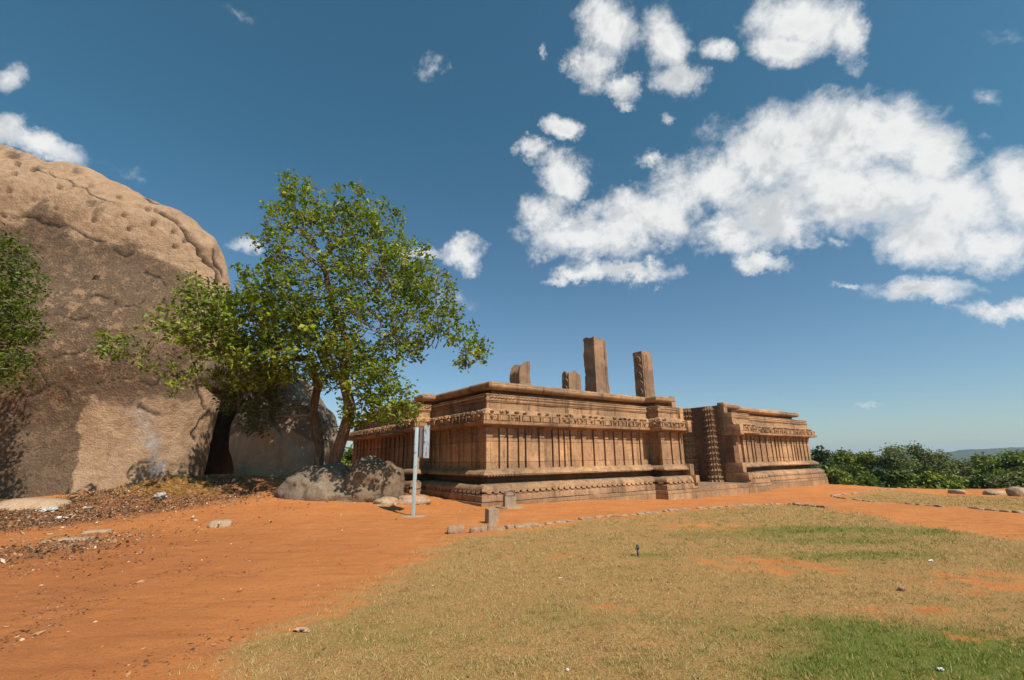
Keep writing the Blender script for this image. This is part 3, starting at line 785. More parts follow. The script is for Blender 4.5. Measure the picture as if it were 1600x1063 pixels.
ZP = 4.12
P = [('short broken pillar with rounded rough top, leftmost of the four on the temple base', 3.15, 2.0, .62, .72, 1.72, lambda u, v: .30*(1-math.sqrt(max(0, 1-(1-u)**2)))**1.2+.05*abs(v-.4)+.012*math.sin(v*9+u*5), None),
     ('stubby broken pillar with scroll carving, beside the tallest broken pillar', 6.0, 1.9, .82, .5, 1.52, lambda u, v: .20*abs(u-.45)+.03*math.sin(u*9+v*7), 'scroll'),
     ('tallest broken pillar with ragged left edge, standing on the temple base', 7.68, 1.75, .90, .78, 3.42, lambda u, v: .035*u+.012*math.sin(u*9)+.015*math.sin(v*6), 'tall'),
     ('leaning looking carved pillar with a vine of scrolls down its narrow side, rightmost of the four', 10.85, 1.35, .84, .60, 2.98, lambda u, v: .012*abs(u-.2), 'scroll2')]
for label, x0, yf, w_, d_, h_, top, kind in P:
    root = empty('broken_pillar', local(x0+w_/2, yf+d_/2, ZP), YAW); tag(root, label, 'pillar', 'broken pillars on the temple base')
    mb = rough_solid(w_, d_, h_, top, x0*3.1, 34, .03, .09 if kind in (None, 'tall') else .035)
    mb.build('shaft', M_pillar, root, angle=50)
    if kind in ('scroll', 'scroll2'):
        o = scrolls(root, -w_/2+.01, -d_/2, d_/2, .05, h_-.06, M_pillar, .2 if kind == 'scroll' else .25)
    if kind in ('tall', 'scroll2'):
        for xx, ww, pp in (((.26, .06, .03), (.35, .03, .02)) if kind == 'tall' else ((-.34, .14, .035), (-.15, .06, .025), (-0.04, .04, .02))):
            mb = MB(); mb.box(xx, xx+ww, -d_/2-pp, -d_/2+.05, 0, h_*.955, .012, .003); mb.build('moulding_strip', M_pillar, root)


# ---------------------------------------------------------------- rocks
def px_of(V):
    """photo coordinates of world points, used to place stains and cracks on the rock itself"""
    V = np.asarray(V)-np.array([0, 0, EYE]); R_ = np.array([RT, UP, fw]); c = V @ R_.T
    return 800+F_PX*c[:, 0]/c[:, 2], 531.5-F_PX*c[:, 1]/c[:, 2], c[:, 2]


def noise3(V, s, oct_=4, seed=0.0, pw=.5):
    o = np.zeros(len(V)); a = 1.0; f = 1.0/s
    for _ in range(oct_):
        o += a*np.array([mnoise.noise(Vector((v[0]*f+seed, v[1]*f, v[2]*f))) for v in V]); a *= pw; f *= 2.1
    return o


def seg_d(px, py, pl_):
    d = np.full(len(px), 1e9)
    for (ax, ay), (bx, by) in zip(pl_[:-1], pl_[1:]):
        ex, ey = bx-ax, by-ay; t = np.clip(((px-ax)*ex+(py-ay)*ey)/(ex*ex+ey*ey), 0, 1)
        d = np.minimum(d, np.hypot(px-ax-t*ex, py-ay-t*ey))
    return d


def rock_mat(name, pale, tan, dark, grey):
    m, h, b = material(name, .9, .15)
    tc = h.n('ShaderNodeTexCoord').outputs['Object']
    A = lambda nm: h.n('ShaderNodeAttribute', attribute_name=nm).outputs['Fac']
    n1 = h.noise(tc, .5, 6, .62, .4); n2 = h.noise(tc, 2.2, 7, .68, .3); n3 = h.noise(tc, 14, 5, .7); n4 = h.noise(tc, 60, 3, .7)
    vs_ = h.n('ShaderNodeVectorMath', {0: tc, 1: (1.6, 1.6, .28)}, operation='MULTIPLY').outputs[0]; n5 = h.noise(vs_, 1.2, 7, .66)
    col = h.mix(h.ramp(n2, .34, .66), pale, tan)
    col = h.mix(h.math('MULTIPLY', h.ramp(n5, .50, .68), .35), col, grey)
    st = h.math('ADD', A('stain'), h.math('MULTIPLY', h.math('SUBTRACT', h.math('ADD', n1, n2), 1.0), 1.5))
    sm = h.ramp(st, .22, .80)
    dk = h.mix(h.ramp(n3, .35, .65), dark, grey)
    patch = h.ramp(h.math('ADD', h.math('MULTIPLY', n2, .7), h.math('MULTIPLY', n3, .3)), .50, .60)
    dk = h.mix(h.math('MULTIPLY', h.math('MULTIPLY', patch, A('patchy')), .75), dk, tan)
    col = h.mix(h.math('MULTIPLY', sm, .93), col, dk)
    col = h.mix(h.ramp(n4, .35, .7, 0, .3), col, tuple(x*.55 for x in tan))
    col = h.mix(A('crack'), col, (0.035, 0.025, 0.02))
    h.nt.links.new(col, b.inputs['Base Color'])
    bh = h.math('ADD', h.math('ADD', h.math('MULTIPLY', n2, 1.4), h.math('MULTIPLY', n3, .75)), h.math('MULTIPLY', n4, .25))
    h.nt.links.new(h.n('ShaderNodeBump', {'Height': bh, 'Strength': .9, 'Distance': .16}).outputs[0], b.inputs['Normal'])
    return m


def big_rock():
    # right outline (height -> x), read at depth 21
    out = [(0, 232, 21.6), (60, 244, 21.4), (130, 268, 21.2), (200, 299, 21), (262, 328, 21), (300, 350, 21), (325, 375, 21), (340, 405, 21), (348, 440, 21), (352, 490, 20.8), (352, 545, 20.6), (353, 590, 20.6), (341, 635, 20.4), (318, 680, 20), (300, 720, 19.6), (288, 745, 19.4)]
    P_ = [at(*o_) for o_ in out]
    P_ = [Vector((-34, 22, 18.6))]+P_+[Vector((P_[-1].x+.1, 18, -.6))]
    zs = np.array([p.z for p in P_])[::-1]; xs_ = np.array([p.x for p in P_])[::-1]
    nth, nzv = 640, 270
    zt = 18.5
    th = np.concatenate([np.linspace(-PI*.12, PI*.80, 560, endpoint=False), np.linspace(PI*.80, PI*1.88, nth-560, endpoint=False)])
    fz = np.linspace(0, 1, nzv); zz = -.6+(zt+.6)*(1-(1-fz)**1.25)
    V = []
    for z in zz:
        xr = np.interp(z, zs, xs_)+.5*sstep(5, 8, z)*sstep(15, 11, z); f = max(0, (z-1)/(zt-1))
        xl = -44+10*f**2
        cx = (xr+xl)/2; a = (xr-xl)/2
        yf = 15.1+.9*sstep(0, 5, z)+1.4*sstep(5, 12, z)+3.3*f**5+.5*math.sin(z*.8)
        yb = 29-5*f**4; cy = 20.6+.4*f; 
        c_, s_ = np.cos(th), np.sin(th); e = 2/2.6
        x = cx+a*np.sign(c_)*np.abs(c_)**e
        hh = np.where(s_ > 0, cy-yf, yb-cy)
        y = cy-hh*np.sign(s_)*np.abs(s_)**e
        x = x-.8*np.maximum(y-cy, 0)*(x > cx)
        V.append(np.stack([x, y, np.full_like(x, z)], 1))
    V = np.concatenate(V)
    n = noise3(V, 5.0, 2, 3.3)*.45+noise3(V, 1.1, 4, 8.1, .6)*.13-.07*np.abs(noise3(V*np.array([1, 1, 2.2]), 1.8, 2, 18.1))**.5
    ctr = np.array([-26, 22, 0]); dirv = V-ctr; dirv[:, 2] *= .4; dirv /= np.linalg.norm(dirv, axis=1)[:, None]
    edge = 1-.6*sstep(-19, -13.5, V[:, 0])
    V = V+dirv*(n*edge)[:, None]
    px, py, dep = px_of(V)
    front = V[:, 1] < 22.5
    # stains: everything below the old water line is dark, apart from the scraped pale face
    line = np.interp(px, [-200, 0, 60, 143, 279, 300, 340, 400], [300, 336, 322, 365, 412, 430, 470, 500])
    line = line+26*noise3(V, 1.8, 4, 81.0)
    stain = sstep(-18, 30, py-line)*.95
    wx = px+60*noise3(V, 1.6, 4, 66.0)
    stain = stain*(1-.45*sstep(215, 330, wx)*sstep(430, 560, py))
    pale = sstep(128, 142, px+(py-640)*.22+14*noise3(V, 1.0, 4, 71.0))*sstep(600, 645, py+(px-200)*.1+30*noise3(V, 1.2, 4, 75.0))*(px < 420)
    stain = np.where(front, np.clip(stain*(1-.98*pale), 0, 1), .5)
    stain = np.clip(stain+.8*np.exp(-((px-22)/16)**2-((py-243)/9)**2)+.6*np.exp(-((px-118)/14)**2-((py-268)/6)**2)+.5*np.exp(-((px-150)/20)**2-((py-325)/20)**2), 0, 1)
    stain = stain+.25*np.exp(-((px-215)/60)**2-((py-600)/30)**2)
    patchy = np.exp(-((px-120)/150)**2-((py-520)/130)**2)+.25
    # cracks and the loosened shoulder
    wob1 = 9*noise3(V, .9, 3, 41.0); wob2 = 7*noise3(V, .7, 3, 57.0)
    crack = np.zeros(len(V)); inn = np.zeros(len(V))
    for pl_, wd, dp in (([(255, 331), (275, 343), (293, 358)], 3.0, .28), ([(291, 362), (305, 385), (318, 402), (334, 418), (338, 440)], 3.6, .35), ([(177, 391), (212, 397)], 2.2, .12), ([(20, 334), (100, 352), (165, 378)], 2.0, .10),
                        ([(225, 425), (250, 436), (258, 445)], 1.8, .1), ([(216, 637), (250, 645)], 2.0, .12), ([(333, 395), (345, 432)], 2.0, .15), ([(60, 490), (140, 500)], 1.8, .08), ([(90, 560), (150, 545), (200, 560)], 1.6, .08), ([(200, 745), (215, 728), (245, 720)], 2.0, .1), ([(190, 250+30), (225, 306), (250, 322)], 1.5, .06), ([(60, 262), (120, 290), (180, 318)], 1.4, .05), ([(0, 392), (50, 410), (62, 440)], 1.6, .08), ([(120, 470), (150, 462), (190, 480), (230, 470)], 1.5, .07), ([(255, 470), (262, 500), (290, 520), (300, 560)], 1.6, .1), ([(150, 600), (190, 590), (240, 600), (262, 580)], 1.5, .09), ([(40, 620), (80, 600), (110, 615)], 1.5, .08), ([(20, 560), (60, 570), (70, 600)], 1.5, .08), ([(310, 600), (322, 640), (300, 690)], 1.6, .1)):
        d = seg_d(px+wob1, py+wob2, pl_); g = np.exp(-(d/wd)**2)*front; crack = np.maximum(crack, g*.95); inn += g*dp*.7
    # rows of square wedge holes
    for hx, hy in ((28, 256), (23, 271), (15, 298), (7, 336), (88, 325), (94, 292), (148, 344), (203, 358), (143, 290), (187, 308), (195, 336), (232, 327), (241, 351), (273, 362), (275, 385), (246, 289+40), (52, 265), (151, 434), (290, 377)):
        d = np.maximum(np.abs(px-hx+1.5*(py-hy)*.3)/4.6, np.abs(py-hy-.25*(px-hx))/3.6); g = (1-sstep(.75, 1.1, d))*front; crack = np.maximum(crack, g*.42); inn += g*.22
    V = V-dirv*inn[:, None]
    # bulge of the loosened shoulder block
    g = np.exp(-((px-325)/14)**2-((py-385)/16)**2)*front; V = V+dirv*(g*.25)[:, None]
    idx = np.arange(nth*nzv).reshape(nzv, nth); i2 = np.roll(idx, -1, 1)
    Fq = np.stack([idx[:-1].ravel(), idx[1:].ravel(), i2[1:].ravel(), i2[:-1].ravel()], 1)
    c = len(V); V = np.vstack([V, V[-nth:].mean(0)+[0, 0, .1]]); top = np.stack([idx[-1], np.full(nth, c), i2[-1]], 1)
    m = rock_mat('great_rock', (0.58, 0.38, 0.24), (0.46, 0.285, 0.17), (0.085, 0.056, 0.036), (0.175, 0.118, 0.078))
    ap = lambda a, v=0: np.append(a, v)
    o = mesh_np('rock', V, [Fq, top], m, smooth=True, attrs={'stain': ap(stain), 'crack': ap(crack), 'patchy': ap(patchy)})
    tag(o, 'gigantic rounded rock with wedge holes, dark stained face and pale scraped patch', 'rock')


big_rock()


def boulder(name, c, size, label, cat, mat, seed, rz=0.0, sub=5, amp=.22, sharp=.5, group=None, flat=.0, tilt=0.0, shape=None):
    bm = bmesh.new(); bmesh.ops.create_icosphere(bm, subdivisions=sub, radius=1)
    for v in bm.verts:
        p = v.co.copy(); q = Vector([math.copysign(abs(t)**sharp, t) for t in p])
        q = q*(.62+.38*(1/max(q.length, 1e-3)))
        nn_ = mnoise.noise(q*1.1+Vector((seed, 0, 0)))*amp+mnoise.noise(q*2.7+Vector((seed*2, 5, 0)))*amp*.45+mnoise.noise(q*6.5+Vector((seed, 9, 1)))*amp*.18
        q = q*(1+nn_)
        if shape: q = shape(q)
        v.co = Vector((q.x*size[0], q.y*size[1], q.z*size[2]))
    if tilt: bmesh.ops.rotate(bm, verts=bm.verts, cent=(0, 0, 0), matrix=Matrix.Rotation(tilt, 3, 'Y'))
    mb = MB(); mb.bm(bm); bm.free(); o = mb.build(name, mat, smooth=True)
    o.location = c; o.rotation_euler = (0, 0, rz); tag(o, label, cat, group); return o


# leaning rock behind the tree: outline at depth 21, several metres thick
def leaning_rock():
    prof = [(376, 770), (370, 700), (368, 650), (376, 622), (400, 592), (434, 560), (450, 578), (478, 612), (500, 638), (512, 665), (512, 695), (500, 720), (506, 770)]
    P_ = [at(x, y, 20.2) for x, y in prof]; cx = sum(p.x for p in P_)/len(P_); cz = sum(p.z for p in P_)/len(P_)
    N = 90; pts = []
    L = [0]
    for a, c in zip(P_, P_[1:]+P_[:1]): L.append(L[-1]+(c-a).length)
    PP = P_+P_[:1]
    for i in range(N):
        s_ = L[-1]*i/N; pts.append((np.interp(s_, L, [p.x for p in PP]), np.interp(s_, L, [p.z for p in PP])))
    pts = np.array(pts)
    for _ in range(2): pts = (np.roll(pts, 1, 0)+2*pts+np.roll(pts, -1, 0))/4
    layers = 26; V = []
    for k in range(-layers, layers+1):
        f = k/layers; sc = (1-abs(f)**3.2)**.5 if abs(f) < 1 else 0.0; sc = max(sc, .02); sc = sc if abs(f) > .55 else sc
        yy = 20.2+f*(1.3 if f < 0 else 3.5)
        if f < 0: sc *= yy/20.2
        for x, z in pts: V.append((cx+(x-cx)*sc, yy+(z-cz)*.10, cz+(z-cz)*sc))
    V = np.array(V); n_ = noise3(V, 1.6, 4, 4.4)*.16-.28*np.abs(noise3(V, 2.2, 2, 14.4))
    d = V-np.array([cx, 20.2, cz]); d /= np.linalg.norm(d, axis=1)[:, None]+1e-6; V = V+d*n_[:, None]
    px, py, _ = px_of(V); stain = np.where(py < 682+6*np.sin(px*.08), .85, .12); stain = np.where((px < 350) & (py > 620), .2, stain)
    idx = np.arange(len(V)).reshape(-1, N); i2 = np.roll(idx, -1, 1)
    Fq = np.stack([idx[:-1].ravel(), idx[1:].ravel(), i2[1:].ravel(), i2[:-1].ravel()], 1)
    m = rock_mat('leaning_rock_stone', (0.58, 0.41, 0.27), (0.47, 0.33, 0.22), (0.15, 0.115, 0.09), (0.23, 0.18, 0.14))
    o = mesh_np('rock', V, [Fq], m, smooth=True, attrs={'stain': stain, 'crack': np.zeros(len(V)), 'patchy': np.full(len(V), .3)})
    tag(o, 'dark peaked rock with pale lower part behind the tree, right of the shadowy gap', 'rock')


leaning_rock()
# rock closing the gap at the back
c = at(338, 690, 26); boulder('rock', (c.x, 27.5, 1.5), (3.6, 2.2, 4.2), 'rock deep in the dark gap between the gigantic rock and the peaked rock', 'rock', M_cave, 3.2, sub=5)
c = at(349, 607, 22.4); boulder('rock', (c.x+.1, 23.0, c.z+.5), (1.5, 3.6, 1.45), 'dark rock added over the gap beside the gigantic rock, blocking the sun', 'rock', M_cave, 8.2, .1, 5, .2, .8)  # added as a roof over the gap to keep sunlight out
g = gp(485, 785)
boulder('boulder', (g.x+.05, g.y+1.5, gz(g.x, g.y)+.0), (1.42, 1.2, 1.15), 'low pale grey outcrop under the tree, dappled with leaf shadow', 'rock', M_slab, 11.2, .1, 6, .36, .6, shape=lambda q: Vector((q.x, q.y, q.z*(1-.55*float(sstep(-.15, .9, q.x))))))
c = at(585, 752, 17.0)
boulder('boulder', (c.x-.0, 16.6, gz(c.x, 17)+.42), (1.02, .85, .90), 'round dark mottled boulder in front of the temple side wall', 'boulder', M_boul, 7.7, .3, 6, .24, .75)
g = gp(640, 789)
boulder('stone', (g.x, g.y+.3, g.z+.08), (.58, .36, .22), 'flat broken stone lying behind the sign post', 'stone', M_kerb, 2.5, .2, 5, .2, .6)
g = gp(600, 790)
boulder('stone', (g.x, g.y+.25, g.z+.03), (.45, .3, .2), 'small low stone at the foot of the round boulder', 'stone', M_kerb, 5.5, .6, 4, .3, .8)
g = gp(18, 798)
boulder('stone', (g.x, g.y+.5, g.z+.05), (1.0, .6, .26), 'smooth pale stone lying at the far left edge of the path', 'stone', M_pale, 1.5, .1, 5, .15, .85)
g = gp(345, 822)
boulder('stone', (g.x, g.y, g.z+.03), (.26, .18, .12), 'small pale angular stone alone on the orange earth', 'stone', M_pale, 9.5, .5, 4, .2, .6)
g = gp(118, 845)
boulder('stone', (g.x-.12, g.y-.05, g.z+.0), (.42, .17, .07), 'long flat pale slab of stone embedded in the dirt, nearer of the joined pair', 'stone', M_pale, 4.5, .55, 4, .12, .5)
g = gp(146, 833)
boulder('stone', (g.x, g.y+.1, g.z+.0), (.30, .15, .06), 'short flat pale slab of stone beyond the long one in the dirt', 'stone', M_pale, 14.5, .35, 4, .12, .5)
g = gp(1409, 921)
boulder('stone', (g.x, g.y, g.z+.01), (.045, .03, .025), 'small brown stone lying on the lawn', 'stone', M_kerb, 21.5, .35, 3, .2, .7)
g = gp(1203-20, 777+3)
boulder('stone', (g.x-4.0, g.y, g.z-.0), (.45, .12, .03), 'thin flat pale stone flush with the earth before the threshold', 'stone', M_pale, 24.5, .2, 3, .12, .6)
for px_, py_, s_, lb in ((1186, 768, .55, 'smallest pale boulder on the far right edge of the plateau'), ):
    pass
for px_, py_, sx_, sz_, lb in ((1502, 772, .30, .15, 'small pale boulder at the plateau edge, leftmost of the three'), (1562, 774, .42, .17, 'long low pale boulder at the plateau edge, between two others'), (1600, 776, .36, .30, 'brown angular boulder at the far right edge of the plateau')):
    g = gp(px_, py_); boulder('boulder', (g.x, g.y+.2, g.z+sz_*.35), (sx_, .35, sz_), lb, 'boulder', M_pale if 'pale' in lb else M_kerb, px_*.1, .2, 4, .2, .75, 'boulders at the plateau edge')


# ---------------------------------------------------------------- kerb stones
def kerb(pxs, size, label, grp, gap=.0, prob=1.0, seed=0):
    random.seed(seed); P_ = [gp(*p) for p in pxs]
    L = [0]
    for a, c in zip(P_, P_[1:]): L.append(L[-1]+(c-a).length)
    s_ = 0
    while s_ < L[-1]:
        ln = size[0]*random.uniform(.6, 1.5)
        x = np.interp(s_+ln/2, L, [p.x for p in P_]); y = np.interp(s_+ln/2, L, [p.y for p in P_])
        x2 = np.interp(s_+ln/2+.1, L, [p.x for p in P_]); y2 = np.interp(s_+ln/2+.1, L, [p.y for p in P_])
        a = math.atan2(y2-y, x2-x) if (x2 != x or y2 != y) else 0
        if random.random() < prob:
            hh = size[2]*random.uniform(.6, 1.25)
            boulder('kerb_stone', (x, y, gz(x, y)+hh*.15), (ln*.5, size[1]*random.uniform(.4, .6), hh*.6), label, 'kerb stone', M_kerb, random.uniform(0, 90), a+random.uniform(-.12, .12), 3, .34, .6, grp, tilt=random.uniform(-.06, .06))
        s_ += ln*1.02+gap*random.random()


g = gp(712, 833); boulder('kerb_stone', (g.x, g.y+.05, g.z+.05), (.20, .13, .11), 'squared end stone of the lawn kerb, at its left tip', 'kerb stone', M_kerb, 33, .3, 4, .1, .42, 'kerb stones of the large lawn')
kerb([(735, 833), (770, 829), (830, 823)], (.30, .22, .15), 'rough pinkish kerb stone in the raised left stretch of the lawn edge', 'kerb stones of the large lawn', 0, 1, 1)
kerb([(835, 822), (930, 810), (1050, 799), (1150, 791), (1230, 788)], (.24, .17, .07), 'low pale kerb stone along the curved edge of the large lawn', 'kerb stones of the large lawn', .03, .97, 2)
kerb([(1233, 788), (1290, 794)], (.3, .2, .08), 'low brown kerb stone on the right bend of the large lawn edge', 'kerb stones of the large lawn', .1, .9, 3)
kerb([(1300, 776), (1350, 783), (1378, 786), (1430, 789), (1470, 792)], (.3, .18, .07), 'low pale stone in the nearer edging of the small far lawn', 'edging stones of the small far lawn', .15, .85, 4)
kerb([(1300, 775), (1350, 769), (1405, 763)], (.35, .2, .07), 'low pale stone in the far edging of the small far lawn', 'edging stones of the small far lawn', .2, .85, 5)
kerb([(1515, 795), (1560, 799), (1600, 802)], (.3, .18, .07), 'low pale edging stone in the short line by the right picture edge', 'edging stones of the small far lawn', .1, .9, 6)
random.seed(12)


# ---------------------------------------------------------------- sign, marker, post, spigot
def metal_mat(name, c, rust=.3):
    m, h, b = material(name, .45, .4); tc = h.n('ShaderNodeTexCoord').outputs['Object']
    n1 = h.noise(tc, 9, 6, .65); n2 = h.noise(tc, 60, 3, .7)
    col = h.mix(h.ramp(n1, .62-rust*.4, .70), c, (.20, .075, .03)); col = h.mix(h.ramp(n2, .4, .8, 0, .4), col, tuple(x*.6 for x in c))
    h.nt.links.new(col, b.inputs['Base Color']); h.nt.links.new(h.n('ShaderNodeBump', {'Height': n2, 'Strength': .1}).outputs[0], b.inputs['Normal']); return m


M_post = metal_mat('painted_post', (.38, .48, .50), .18); M_back = metal_mat('weathered_sheet', (.19, .16, .16), .35); M_side = metal_mat('pale_sheet', (.40, .49, .54), .45); M_rust = metal_mat('rusty_angle', (.30, .12, .06), .6)
g = gp(646, 807)
sign = empty('sign_board', g, 0); tag(sign, 'sign board seen from its weathered back on a pale blue steel post', 'sign')
mb = MB(); mb.box(-.055, .045, -.04, .04, -.02, 2.49, .012); mb.build('post', M_post, sign, angle=30)
mb = MB(); mb.lathe((0, 0, -.06), [(0, .36), (.07, .35), (.085, .31), (.09, .05)], 20); o = mb.build('footing', M_conc, sign, angle=40)
mb = MB(); mb.box(-.10, .22, .045, .075, 1.62, 2.50, .004); mb.build('back_sheet', M_back, sign)
mb = MB(); mb.box(-.09, .24, .035, .11, 2.50, 2.545, .004); mb.build('top_rail', M_rust, sign)
mb = MB(); mb.box(.085, .12, .0, .044, 1.63, 2.49, .004); mb.build('frame_bar', M_back, sign)
# board face turned nearly edge-on
mb = MB(); vs = []
for z0_, z1_ in ((1.60, 2.50),):
    a = Vector((.215, -.02)); c = Vector((.28, .40)); nn_ = Vector((.64, -.10)).normalized()*.03
    q = [a, c, c+nn_, a+nn_]
    vs = [(p_.x, p_.y, z0_) for p_ in q]+[(p_.x, p_.y, z1_+(.08 if i in (1, 2) else .03)) for i, p_ in enumerate(q)]
mb.add(vs, [(3, 2, 1, 0), (4, 5, 6, 7), (0, 1, 5, 4), (1, 2, 6, 5), (2, 3, 7, 6), (3, 0, 4, 7)]); mb.build('board', M_side, sign)

g = gp(796, 794)
mk = empty('marker_stone', g, .35); tag(mk, 'pale round topped marker stone standing on a slab before the temple corner', 'marker stone')
mb = MB(); prof = [(-.19, 0), (-.185, .38)]+[(-.18*math.cos(a), .40+.20*math.sin(a)) for a in np.linspace(.05, PI-.05, 14)]+[(.185, .38), (.19, 0)]
prof = [(x, z*.98) for x, z in prof]; n = len(prof)
mb.add([(x, -.11, z) for x, z in prof]+[(x, .11, z) for x, z in prof], [tuple(range(n))[::-1], tuple(range(n, 2*n))]+[(i, i+1, i+1+n, i+n) for i in range(n-1)])
mb.build('body', M_marker, mk, angle=40)
mb = MB(); prof = [(.165*math.cos(a), .40+.165*math.sin(a)) for a in np.linspace(0, PI, 14)]
for i in range(13):
    (x0, z0), (x1, z1) = prof[i], prof[i+1]; k_ = .86
    mb.add([(x0, -.125, z0), (x1, -.125, z1), (x1*k_, -.125, .4+(z1-.4)*k_), (x0*k_, -.125, .4+(z0-.4)*k_), (x0, -.10, z0), (x1, -.10, z1), (x1*k_, -.10, .4+(z1-.4)*k_), (x0*k_, -.10, .4+(z0-.4)*k_)], [(0, 1, 2, 3), (4, 7, 6, 5), (0, 4, 5, 1), (3, 2, 6, 7)])
mb.build('arched_rim', M_boul, mk)
mb = MB(); mb.box(-.165, .165, -.118, -.10, .385, .40, .0); mb.build('rule', M_boul, mk)
mb = MB(); vs = []
for i in range(16):
    a = 2*PI*i/16; q = 1+random.uniform(-.14, .14); vs.append((.46*math.cos(a)*q, -.03+.30*math.sin(a)*q))
mb.add([(x, y, -.08) for x, y in vs]+[(x*.97, y*.97, .055+random.uniform(-.01, .01)) for x, y in vs], [tuple(range(16, 32))]+[(i, (i+1) % 16, (i+1) % 16+16, i+16) for i in range(16)])
mb.build('footing', M_conc, mk)
g = gp(768, 818)
mb = MB(); mb.box(-.14, .14, -.13, .13, -.05, .36, .016, .012); o = mb.build('boundary_post', M_marker, None); o.location = g; o.rotation_euler = (0, .02, .52); o.name = 'stone_post'
tag(o, 'short square dark stone post beside the lawn kerb', 'stone post')
g = gp(997, 868)
M_iron = metal_mat('dark_iron', (.06, .05, .05), .2)
sp = empty('water_tap', g, .4); tag(sp, 'small dark water tap sticking up from the lawn', 'tap')
mb = MB(); mb.tube([(0, 0, -.05), (0, 0, .10)], [.016, .016], 10); mb.build('pipe', M_iron, sp, smooth=True)
mb = MB(); mb.lathe((0, 0, .09), [(0, .02), (.01, .028), (.05, .028), (.065, .02), (.08, .014)], 12); mb.tube([(0, 0, .12), (-.03, -.01, .125), (-.05, -.015, .10)], [.014, .013, .012], 8); mb.build('valve', M_iron, sp, angle=40)


# plastic scraps
def scrap(px_, py_, s_, label, colr, name='plastic_bag', cat='plastic bag'):
    g = gp(px_, py_); bm = bmesh.new(); bmesh.ops.create_icosphere(bm, subdivisions=3, radius=1)
    sd_ = random.uniform(0, 50)
    for v in bm.verts:
        q = v.co*1.0; nn_ = mnoise.noise(q*1.6+Vector((sd_, 0, 0)))*.7+mnoise.noise(q*4+Vector((sd_, 0, 0)))*.35
        v.co = Vector((q.x*(1+nn_)*s_[0], q.y*(1+nn_)*s_[1], q.z*(1+nn_)*s_[2]))
    mb = MB(); mb.bm(bm); bm.free(); m, h, b = material(name+'_film', .45, .4); tc_ = h.n('ShaderNodeTexCoord').outputs['Object']
    h.nt.links.new(h.mix(h.ramp(h.noise(tc_, 20, 4, .6), .4, .65), colr, tuple(x*.6 for x in colr)), b.inputs['Base Color'])
    o = mb.build(name, m, angle=25); o.location = (g.x, g.y, gz(g.x, g.y)+s_[2]*.5+.01); tag(o, label, cat)


scrap(251, 779, (.17, .13, .10), 'crumpled grey plastic bag on the litter heap', (.42, .40, .38))
scrap(77, 800, (.20, .13, .09), 'crumpled pale grey plastic bag near the smooth pale stone', (.52, .50, .46))
scrap(95, 811, (.17, .07, .035), 'flattened white plastic wrapper just below the pale grey bag', (.75, .72, .70), 'plastic_wrapper', 'wrapper')
scrap(136, 795, (.14, .05, .03), 'small white wrapper on the slope of the litter heap', (.75, .70, .66), 'plastic_wrapper', 'wrapper')
scrap(197, 770, (.08, .05, .04), 'tiny white scrap high on the litter heap, left one', (.75, .70, .66), 'plastic_wrapper', 'wrapper')
scrap(219, 771, (.07, .05, .03), 'tiny white scrap high on the litter heap, nearer the grey bag', (.8, .78, .74), 'plastic_wrapper', 'wrapper')
scrap(1455, 878, (.03, .02, .012), 'tiny white paper scrap far out on the right of the lawn', (.8, .78, .74), 'paper_scrap', 'paper scrap')
scrap(1471, 1052, (.022, .012, .008), 'tiny white paper scrap in the bright green grass', (.8, .78, .74), 'paper_scrap', 'paper scrap')
scrap(887, 1052, (.012, .01, .008), 'tiny white paper scrap on the dry grass at the bottom of the picture', (.8, .78, .74), 'paper_scrap', 'paper scrap')
scrap(472, 988, (.07, .035, .018), 'flat pinkish stone chip on the dry grass near the path edge', (.5, .30, .20), 'stone_chip', 'stone')

# straw heap
r = np.random.default_rng(15); n = 9000
g = gp(268, 760); g.y -= .15
u = r.normal(size=(n, 2))*[.75, .36]; hx = g.x+u[:, 0]; hy = g.y+.1+u[:, 1]; hz = terr(hx, hy)+.34*np.exp(-(u[:, 0]/.8)**2-(u[:, 1]/.42)**2)*r.random(n)**.4
V = []; a = r.uniform(0, 2*PI, n); ln = r.uniform(.05, .14, n); el_ = r.normal(0, .35, n)
dx, dy, dz = np.cos(a)*np.cos(el_)*ln, np.sin(a)*np.cos(el_)*ln, np.sin(el_)*ln
wv_ = .006
V = np.stack([np.stack([hx-dx, hy-dy, hz-dz], 1), np.stack([hx+dx, hy+dy, hz+dz], 1), np.stack([hx+dx, hy+dy, hz+dz+wv_], 1), np.stack([hx-dx, hy-dy, hz-dz+wv_*2], 1)], 1).reshape(-1, 3)
o = mesh_np('straw_heap', V, np.arange(n*4).reshape(-1, 4), attr_mat('straw', [(0, (.16, .075, .025)), (.5, (.44, .20, .05)), (1, (.66, .38, .13))], .8), attrs={'tone': np.repeat(r.random(n), 4)})
tag(o, 'heap of yellow brown straw smouldering against the gigantic rock', 'straw', kind='stuff')


